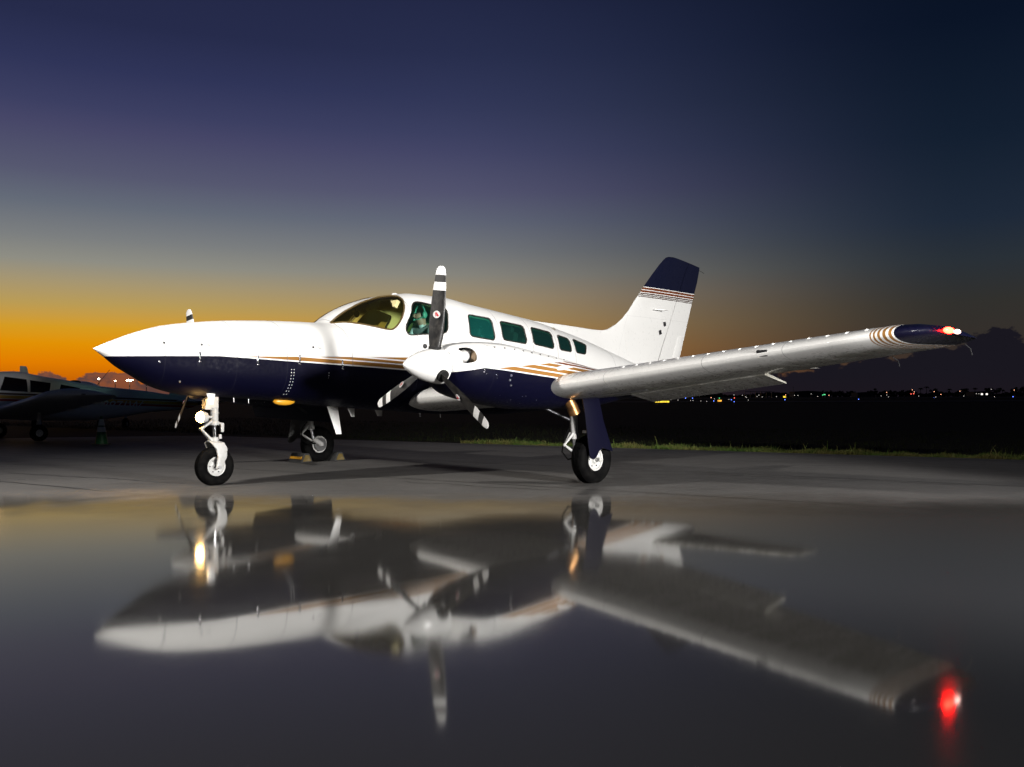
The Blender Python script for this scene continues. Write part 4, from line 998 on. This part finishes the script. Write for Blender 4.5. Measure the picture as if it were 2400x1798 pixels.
for z_, le, c in ((.95, 3.75, 1.0), (1.25, 3.95, .82), (2.0, 4.28, .50), (2.06, 4.36, .40)):
    fr = [(1-math.cos(PI*i/10))/2 for i in range(11)]
    secs.append([P(le+c*x, .07*foil(x)*.5, z_) for x in fr]+[P(le+c*x, -.07*foil(x)*.5, z_) for x in fr[::-1]])
sections(secs, 'small_wing_paint', 'fin', sp2)
MB().lathe([(0, -3.2), (.06, -3.15), (.11, -3.05), (.13, -2.95), (.0, -2.95)], P(0, 0, 1.0), 'x', 24).build('spinner', 'small_wing_paint', sp2)
for th in (20, 200): MB().prism([P(-3.03, .1*math.cos(R(th)), 1+.1*math.sin(R(th))), P(-3.0, .5*math.cos(R(th))+.05*math.sin(R(th)), 1+.5*math.sin(R(th))), P(-3.02, .92*math.cos(R(th)), 1+.92*math.sin(R(th))), P(-3.06, .5*math.cos(R(th))-.07*math.sin(R(th)), 1+.5*math.sin(R(th)))], (.02, 0, 0), 4).build('propeller_blade', 'dark_metal', sp2)
MB().tube([P(1.9, 0, 1.38), P(2.25, 0, 1.82)], .006, 6).build('whip_antenna', 'dark_metal', sp2)
MB().ball(P(1.35, 0, 1.475), (.16, .05, .05), 14, 8).build('roof_beacon', 'dark_metal', sp2)
copy_src = [o for o in sp2.children]
# registration painted on the port side of the rear fuselage
fc = bpy.data.curves.new('registration', 'FONT'); fc.body = 'N3871W'; fc.size = .40; fc.shear = .42; fc.space_character = .92
fo = bpy.data.objects.new('registration', fc); C.objects.link(fo)
dg = bpy.context.evaluated_depsgraph_get(); dg.update(); tm = bpy.data.meshes.new_from_object(fo.evaluated_get(dg)); bpy.data.objects.remove(fo)
xs = [v.co.x for v in tm.vertices]; sx = (3.06-1.55)/(max(xs)-min(xs)); x0_ = min(xs)
bm = bmesh.new(); bm.from_mesh(tm); bmesh.ops.triangulate(bm, faces=bm.faces); bmesh.ops.subdivide_edges(bm, edges=bm.edges, cuts=2, use_grid_fill=True); bm.to_mesh(tm); bm.free()
for v in tm.vertices:
    a = 1.55+(v.co.x-x0_)*sx; z_ = .735+v.co.y*.93-.012*(a-1.5)
    p, z2 = spoint(a, ztot(a, z_), .0); v.co = P(a, p+.01, z_)
tm.materials.append(mat('registration_white', (.8, .8, .8), .5))
ro = bpy.data.objects.new('registration_text', tm); C.objects.link(ro); ro.parent = f2
# a second one behind it, tail towards us, of which only the fin rises over the cabin roof
sp3 = thing('airplane', (-15.38, 32.4, 0), R(95+180), 'distant parked airplane whose dark tail fin rises above the striped airplane\'s cabin roof', 'airplane', 'single-engine airplanes parked behind')
for o in copy_src:
    if not o.name.startswith('whip'): copy_tree(o, sp3)

# ------------------------------------------------------------------ green traffic cone
mat('cone_green', (.01, .085, .02), .5); mat('cone_white', (.75, .73, .62), .5, fn=lambda t, b: grimy(t, b, (.75, .73, .62, 1), .5, 25)); mat('cone_black', (.012, .012, .012), .7)
cn_ = thing('traffic_cone', (-8.95, 19.82, .0), .3, 'green traffic cone with two white bands standing near the striped airplane', 'cone')
rc = lambda z_: lerp(.135, .028, (z_-.03)/.60)
MB().box((0, 0, .0175), (.36, .36, .03)).build('base', 'cone_black', cn_, bevel=.008)
MB().lathe([(rc(z_), z_) for z_ in np.linspace(.033, .63, 14)]+[(.0, .632)], (0, 0, 0), 'z', 32).build('cone_body', 'cone_green', cn_)
for z0, z1 in ((.285, .395), (.425, .565)): MB().lathe([(rc(z0)+.001, z0), (rc(z0)+.004, z0+.004), (rc(z1)+.004, z1-.004), (rc(z1)+.001, z1)], (0, 0, 0), 'z', 32).build('reflective_band', 'cone_white', cn_)

# ------------------------------------------------------------------ distance: floodlight poles, field lights, signs, trees, hangars
FX = 2130.9
def glow(name, col, st): return mat(name, (.8, .8, .8), .4, emit=col, estr=st)
glow('glow_flood', (1, .80, .55), 60); glow('glow_white', (1, .92, .85), 1.5); glow('glow_blue', (.10, .20, 1), 4.5); glow('glow_orange', (1, .45, .25), 3); glow('glow_red', (1, .12, .08), 2.5); glow('glow_green', (.1, .8, .3), 1.2); glow('glow_yellow', (1, .72, .05), 1.6); glow('glow_sign_orange', (1, .45, .05), 1.6)
mat('pole_grey', (.25, .25, .25), .5, .5); mat('far_wall', (.05, .05, .055), .8); mat('far_roof', (.03, .03, .035), .8); mat('sign_black', (.01, .01, .01), .6)
poles = [(232, 889, 1, 'left-hand thin floodlight pole above the striped airplane\'s tail'), (270, 894, 1, 'single-lamp floodlight pole between the thin pole and the brightest one'), (304, 893, 4, 'brightest floodlight pole with a cluster of lamps'), (343, 900, 2, 'floodlight pole just below the twin-engine airplane\'s nose')]
for px, py, nl, lab in poles:
    d = 260; X, Z = (px-1200)/FX*d, .88+(948.4-py)/FX*d; zb = terrain(X, d)
    o = thing('floodlight_pole', (X, d, zb), 0, lab, 'light pole', 'floodlight poles beyond the apron'); H = Z-zb
    MB().tube([(0, 0, 0), (0, 0, H)], [.16, .10], 8).build('pole', 'pole_grey', o)
    MB().box((0, 0, H), (.5+.4*nl, .12, .12)).build('crossarm', 'pole_grey', o)
    for k_ in range(nl):
        xx = (k_-(nl-1)/2)*.5; MB().ball((xx, -.12, H+.14+.12*(k_ % 2)), (.2, .18, .15), 10, 6).build('lamp_head', 'glow_flood', o)
def place(px, py, h=.4):
    den = .0094-(948.4-py)/FX
    d = .7356/den if den > .0016 else 450.
    d = min(d, 450.); X, Z = (px-1200)/FX*d, .88+(948.4-py)/FX*d
    return X, d, Z
def field_light(name, px, py, g, lab, group, k_=1.):
    X, d, Z = place(px, py); zb = terrain(X, d); r = .00058*d*k_
    b_ = MB(); b_.tube([(0, 0, 0), (0, 0, max(.05, Z-zb))], .02+.0001*d, 6); nf = len(b_.f); b_.ball((0, 0, max(.05, Z-zb)), r, 8, 6)
    o = b_.build(name, 'pole_grey', None); o.location = (X, d, zb); o.data.materials.append(MATS[g])
    for i, f_ in enumerate(o.data.polygons): f_.material_index = 1 if i >= nf else 0
    return tag(o, lab, 'airfield light', group)
z6 = lambda x_, y_: (1500+x_*.2034, 880+y_*.2034); z4 = lambda x_, y_: (2000+x_*.1808, 700+y_*.1808)
WH = [z6(*q) for q in [(105,275),(140,275),(210,260),(308,280),(357,280),(438,285),(583,289),(610,289),(702,296),(768,300),(685,233),(333,233),(858,270),(1025,278),(1247,285),(1217,245),(1228,254),(1348,243),(1408,248),(1572,245),(1083,225),(1180,229),(1370,228),(1972,213),(1780,230),(1820,232),(2048,243)]]+[z4(*q) for q in [(360,1262),(433,1250),(456,1275),(848,1263),(1068,1275),(1432,1263),(1830,1272),(1788,1175),(1595,1233),(1628,1233)]]
BL = [z6(*q) for q in [(460,262),(525,262),(605,262),(850,295),(1053,280),(1085,303),(1670,280),(260,280),(362,262)]]+[z4(*q) for q in [(68,1305),(1045,1288),(2070,1272)]]
OR_ = [z6(*q) for q in [(477,235),(820,256),(1678,226),(2178,229)]]+[z4(*q) for q in [(432,1215),(765,1183),(790,1210),(1048,1205),(1382,1200),(2085,1186),(1136,1242)]]
RD = [z6(*q) for q in [(1087,260)]]+[z4(*q) for q in [(748,1236),(783,1233)]]; GR = [z6(*q) for q in [(2105,226),(2120,220),(2132,222),(915,262)]]
ORD = ['first', 'second', 'third', 'fourth', 'fifth', 'sixth', 'seventh', 'eighth', 'ninth', 'tenth', 'eleventh', 'twelfth']
def ordered(L, txt): return [(q, txt % ORD[i]) for i, q in enumerate(sorted(L, reverse=True))]
for q in WH: field_light('runway_light', *q, 'glow_white', 'tiny white runway light on the dark field below the wing', 'white runway lights', .5)
for q, lab in ordered(BL, 'small blue taxiway edge light on the dark field, %s blue one from the right'): field_light('taxiway_light', *q, 'glow_blue', lab, 'blue taxiway lights', .75)
for q, lab in ordered(OR_, 'tiny orange lamp on a pole at the far trees, %s orange one from the right'): field_light('street_lamp', *q, 'glow_orange', lab, 'orange lamps far away', .65)
for q, lab in ordered(RD, 'tiny red light low on the far field, %s red one from the right'): field_light('obstruction_light', *q, 'glow_red', lab, 'red lights far away', .9)
for q, lab in ordered(GR, 'tiny green light on the far field, %s green one from the right'): field_light('threshold_light', *q, 'glow_green', lab, 'green lights far away', 1.0)
for (x_, y_), wd, g, lab in ((z6(255, 303), 33, 'glow_yellow', 'long lit yellow taxiway sign low under the wing root'), (z6(918, 292), 9, 'glow_sign_orange', 'short lit orange taxiway sign on the field'), (z6(1666, 247), 6.5, 'glow_yellow', 'short lit yellow taxiway sign farther out')):
    X, d, Z = place(x_, y_); zb = terrain(X, d); W_ = wd/FX*d; H_ = 3.6/FX*d
    o = thing('taxiway_sign', (X, d, zb), 0, lab, 'sign', 'lit signs on the field')
    MB().box((0, .06, Z-zb), (W_+.1, .1, H_+.1)).build('housing', 'sign_black', o); MB().box((0, 0, Z-zb), (W_, .03, H_)).build('face', g, o)
    n_ = max(2, int(W_/.22))
    for k_ in range(n_):
        if random.random() < .7: MB().box((-W_/2+W_*(k_+.5)/n_, -.02, Z-zb), (W_/n_*.35, .012, H_*.55)).build('letter', 'sign_black', o)
    for q in (-1, 1): MB().tube([(q*W_*.35, .06, 0), (q*W_*.35, .06, Z-zb-H_/2)], .03, 6).build('post', 'pole_grey', o)
mat('tree_leaf', (.025, .035, .015), .8, spec=.1); mat('tree_bark', (.04, .03, .022), .9)
def leaf_cloud(n, fn, s0, s1):
    m_ = MB(); vs, fs = [], []
    for i in range(n):
        c = Vector(fn()); s = random.uniform(s0, s1); a = Vector((random.gauss(0, 1), random.gauss(0, 1), random.gauss(0, 1))).normalized(); b_ = a.orthogonal().normalized(); c2 = a.cross(b_)
        k_ = len(vs); vs += [tuple(c+b_*s), tuple(c+c2*s*.6), tuple(c-b_*s), tuple(c-c2*s*.6)]; fs.append([k_, k_+1, k_+2, k_+3])
    return m_.add(vs, fs)
lo, hi = -520, 760
def hedge():
    xx = random.uniform(lo, hi); yy = 720+random.uniform(-14, 14); h_ = 3.2+2.2*math.sin(xx*.021)*math.sin(xx*.0077+1)+1.2*math.sin(xx*.13)+random.uniform(-.6, .6)
    if xx < 180: h_ *= .45
    return (xx, yy, terrain(xx, yy)+max(.6, h_)*random.random()**.6)
tag(leaf_cloud(15000, hedge, .7, 1.9).build('tree_line', 'tree_leaf', None, smooth=False), 'dark far wood along the horizon behind the runway', 'trees', kind='stuff')
tree_spots = [(1905, 914, 1), (1997, 913, 0), (2050, 909, 0), (2133, 912, 0), (2158, 907, 1), (2172, 904, 1), (2190, 910, 0), (2225, 909, 1), (2262, 909, 0), (2285, 907, 1), (2318, 907, 0), (2335, 908, 0), (2350, 911, 1), (2376, 906, 0), (2394, 904, 0), (1690, 921, 0), (1820, 919, 0), (1877, 917, 1)]
cnt = [0, 0]
for k_, (px, py, palm) in enumerate(sorted(tree_spots, reverse=True)):
    cnt[palm] += 1; tl_ = ('palm tree standing above the far tree line, %s palm from the right edge' if palm else 'rounded leafy tree in the far tree line, %s round one from the right edge') % ORD[cnt[palm]-1]
    d = 690+random.uniform(-10, 10); X = (px-1200)/FX*d; zb = terrain(X, d); H = .88+(948.4-py)/FX*d-zb
    o = thing('palm_tree' if palm else 'broadleaf_tree', (X, d, zb), random.uniform(0, 6), tl_, 'tree', 'palms on the horizon' if palm else 'broadleaf trees on the horizon')
    if palm:
        MB().tube([(0, 0, 0), (.15, 0, H*.5), (.1, .1, H-.9)], [.28, .2, .16], 7).build('trunk', 'tree_bark', o); m_ = MB()
        for j in range(15):
            t = 2*PI*j/15+random.uniform(-.2, .2); L = random.uniform(1.8, 2.5); up = random.uniform(.1, .9); pv = None; vs = []
            for i in range(6):
                u_ = i/5; r = L*u_; z_ = H-.9+up*1.6*u_-1.9*u_*u_; wv = .34*math.sin(PI*min(1, u_*.9+.1))
                vs += [(r*math.cos(t)-wv*math.sin(t), r*math.sin(t)+wv*math.cos(t), z_-.12), (r*math.cos(t), r*math.sin(t), z_), (r*math.cos(t)+wv*math.sin(t), r*math.sin(t)-wv*math.cos(t), z_-.12)]
            m_.add(vs, [[i*3+q, i*3+q+1, (i+1)*3+q+1, (i+1)*3+q] for i in range(5) for q in (0, 1)])
        m_.build('crown', 'tree_leaf', o, smooth=False)
    else:
        tr_ = MB(); tr_.tube([(0, 0, 0), (.1, 0, H*.35), (0, .1, H*.7)], [.35, .26, .1], 7); tr_.tube([(.1, 0, H*.35), (1.1, .3, H*.65)], [.18, .06], 6); tr_.tube([(.1, 0, H*.38), (-1.0, -.4, H*.66)], [.16, .06], 6); tr_.build('trunk', 'tree_bark', o)
        lobes = [(random.gauss(0, H*.22), random.gauss(0, H*.2), H*random.uniform(.45, .82), H*random.uniform(.14, .24)) for _ in range(8)]
        def fn():
            l = random.choice(lobes); q = Vector((random.gauss(0, 1), random.gauss(0, 1), random.gauss(0, 1))).normalized()*l[3]*random.uniform(.6, 1.05); return (l[0]+q.x, l[1]+q.y, l[2]+q.z*.8)
        leaf_cloud(340, fn, .3, .65).build('crown', 'tree_leaf', o, smooth=False)
for px0, px1, py, nw_, lab in ((1862, 1925, 916, 3, 'low dark hangar with green lights in front'), (2010, 2048, 919, 2, 'small dark flat-roofed building among the far trees'), (2284, 2330, 917, 4, 'long low building with two bright windows among the far trees')):
    d = 640.; X0, X1 = (px0-1200)/FX*d, (px1-1200)/FX*d; zb = terrain((X0+X1)/2, d); H = .88+(948.4-py)/FX*d-zb; W_ = X1-X0
    o = thing('hangar', ((X0+X1)/2, d, zb), 0, lab, 'building', 'low buildings across the field')
    MB().box((0, 6, H*.42), (W_, 12, H*.84)).build('wall', 'far_wall', o)
    rf = MB(); rf.prism([(-W_/2-.3, 6, H*.845), (W_/2+.3, 6, H*.845), (W_/2+.3, 6, H*.88), (0, 6, H), (-W_/2-.3, 6, H*.88)], (0, 12.6, 0), 5); rf.build('roof', 'far_roof', o)
    for k_ in range(nw_): MB().box((-W_/2+W_*(k_+.5)/nw_, -.03, H*.45), (W_/nw_*.4, .06, H*.3)).build('window', 'glow_white' if (nw_ == 4 and k_ in (1, 2)) else 'sign_black', o)
    MB().box((W_*.3, -.04, H*.22), (1.2, .08, H*.44)).build('door', 'far_roof', o)
d = 480.; gx0, gx1 = (1746-1200)/FX*d, (1809-1200)/FX*d; zb = terrain(gx0, d); zt = .88+(948.4-918)/FX*d
g_ = thing('light_gantry', (gx0, d, zb), 0, 'row of thin posts joined by a rail, approach lights across the field', 'gantry')
MB().box(((gx1-gx0)/2, 0, zt-zb), (gx1-gx0, .25, .3)).build('rail', 'pole_grey', g_)
for k_ in range(6): MB().box(((gx1-gx0)*k_/5, 0, (zt-zb)/2), (.28, .28, zt-zb)).build('post', 'pole_grey', g_)
ms_ = thing('radio_mast', ((1859-1200)/FX*500, 500, terrain(150, 500)), 0, 'tall thin mast rising above the far field', 'mast'); H = .88+(948.4-905)/FX*500-terrain(150, 500)
MB().tube([(0, 0, 0), (0, 0, H)], [.22, .1], 6).build('pole', 'pole_grey', ms_)
for k_ in range(3): MB().box((0, 0, H*(.5+.2*k_)), (.9, .08, .08)).build('cross_bar', 'pole_grey', ms_)
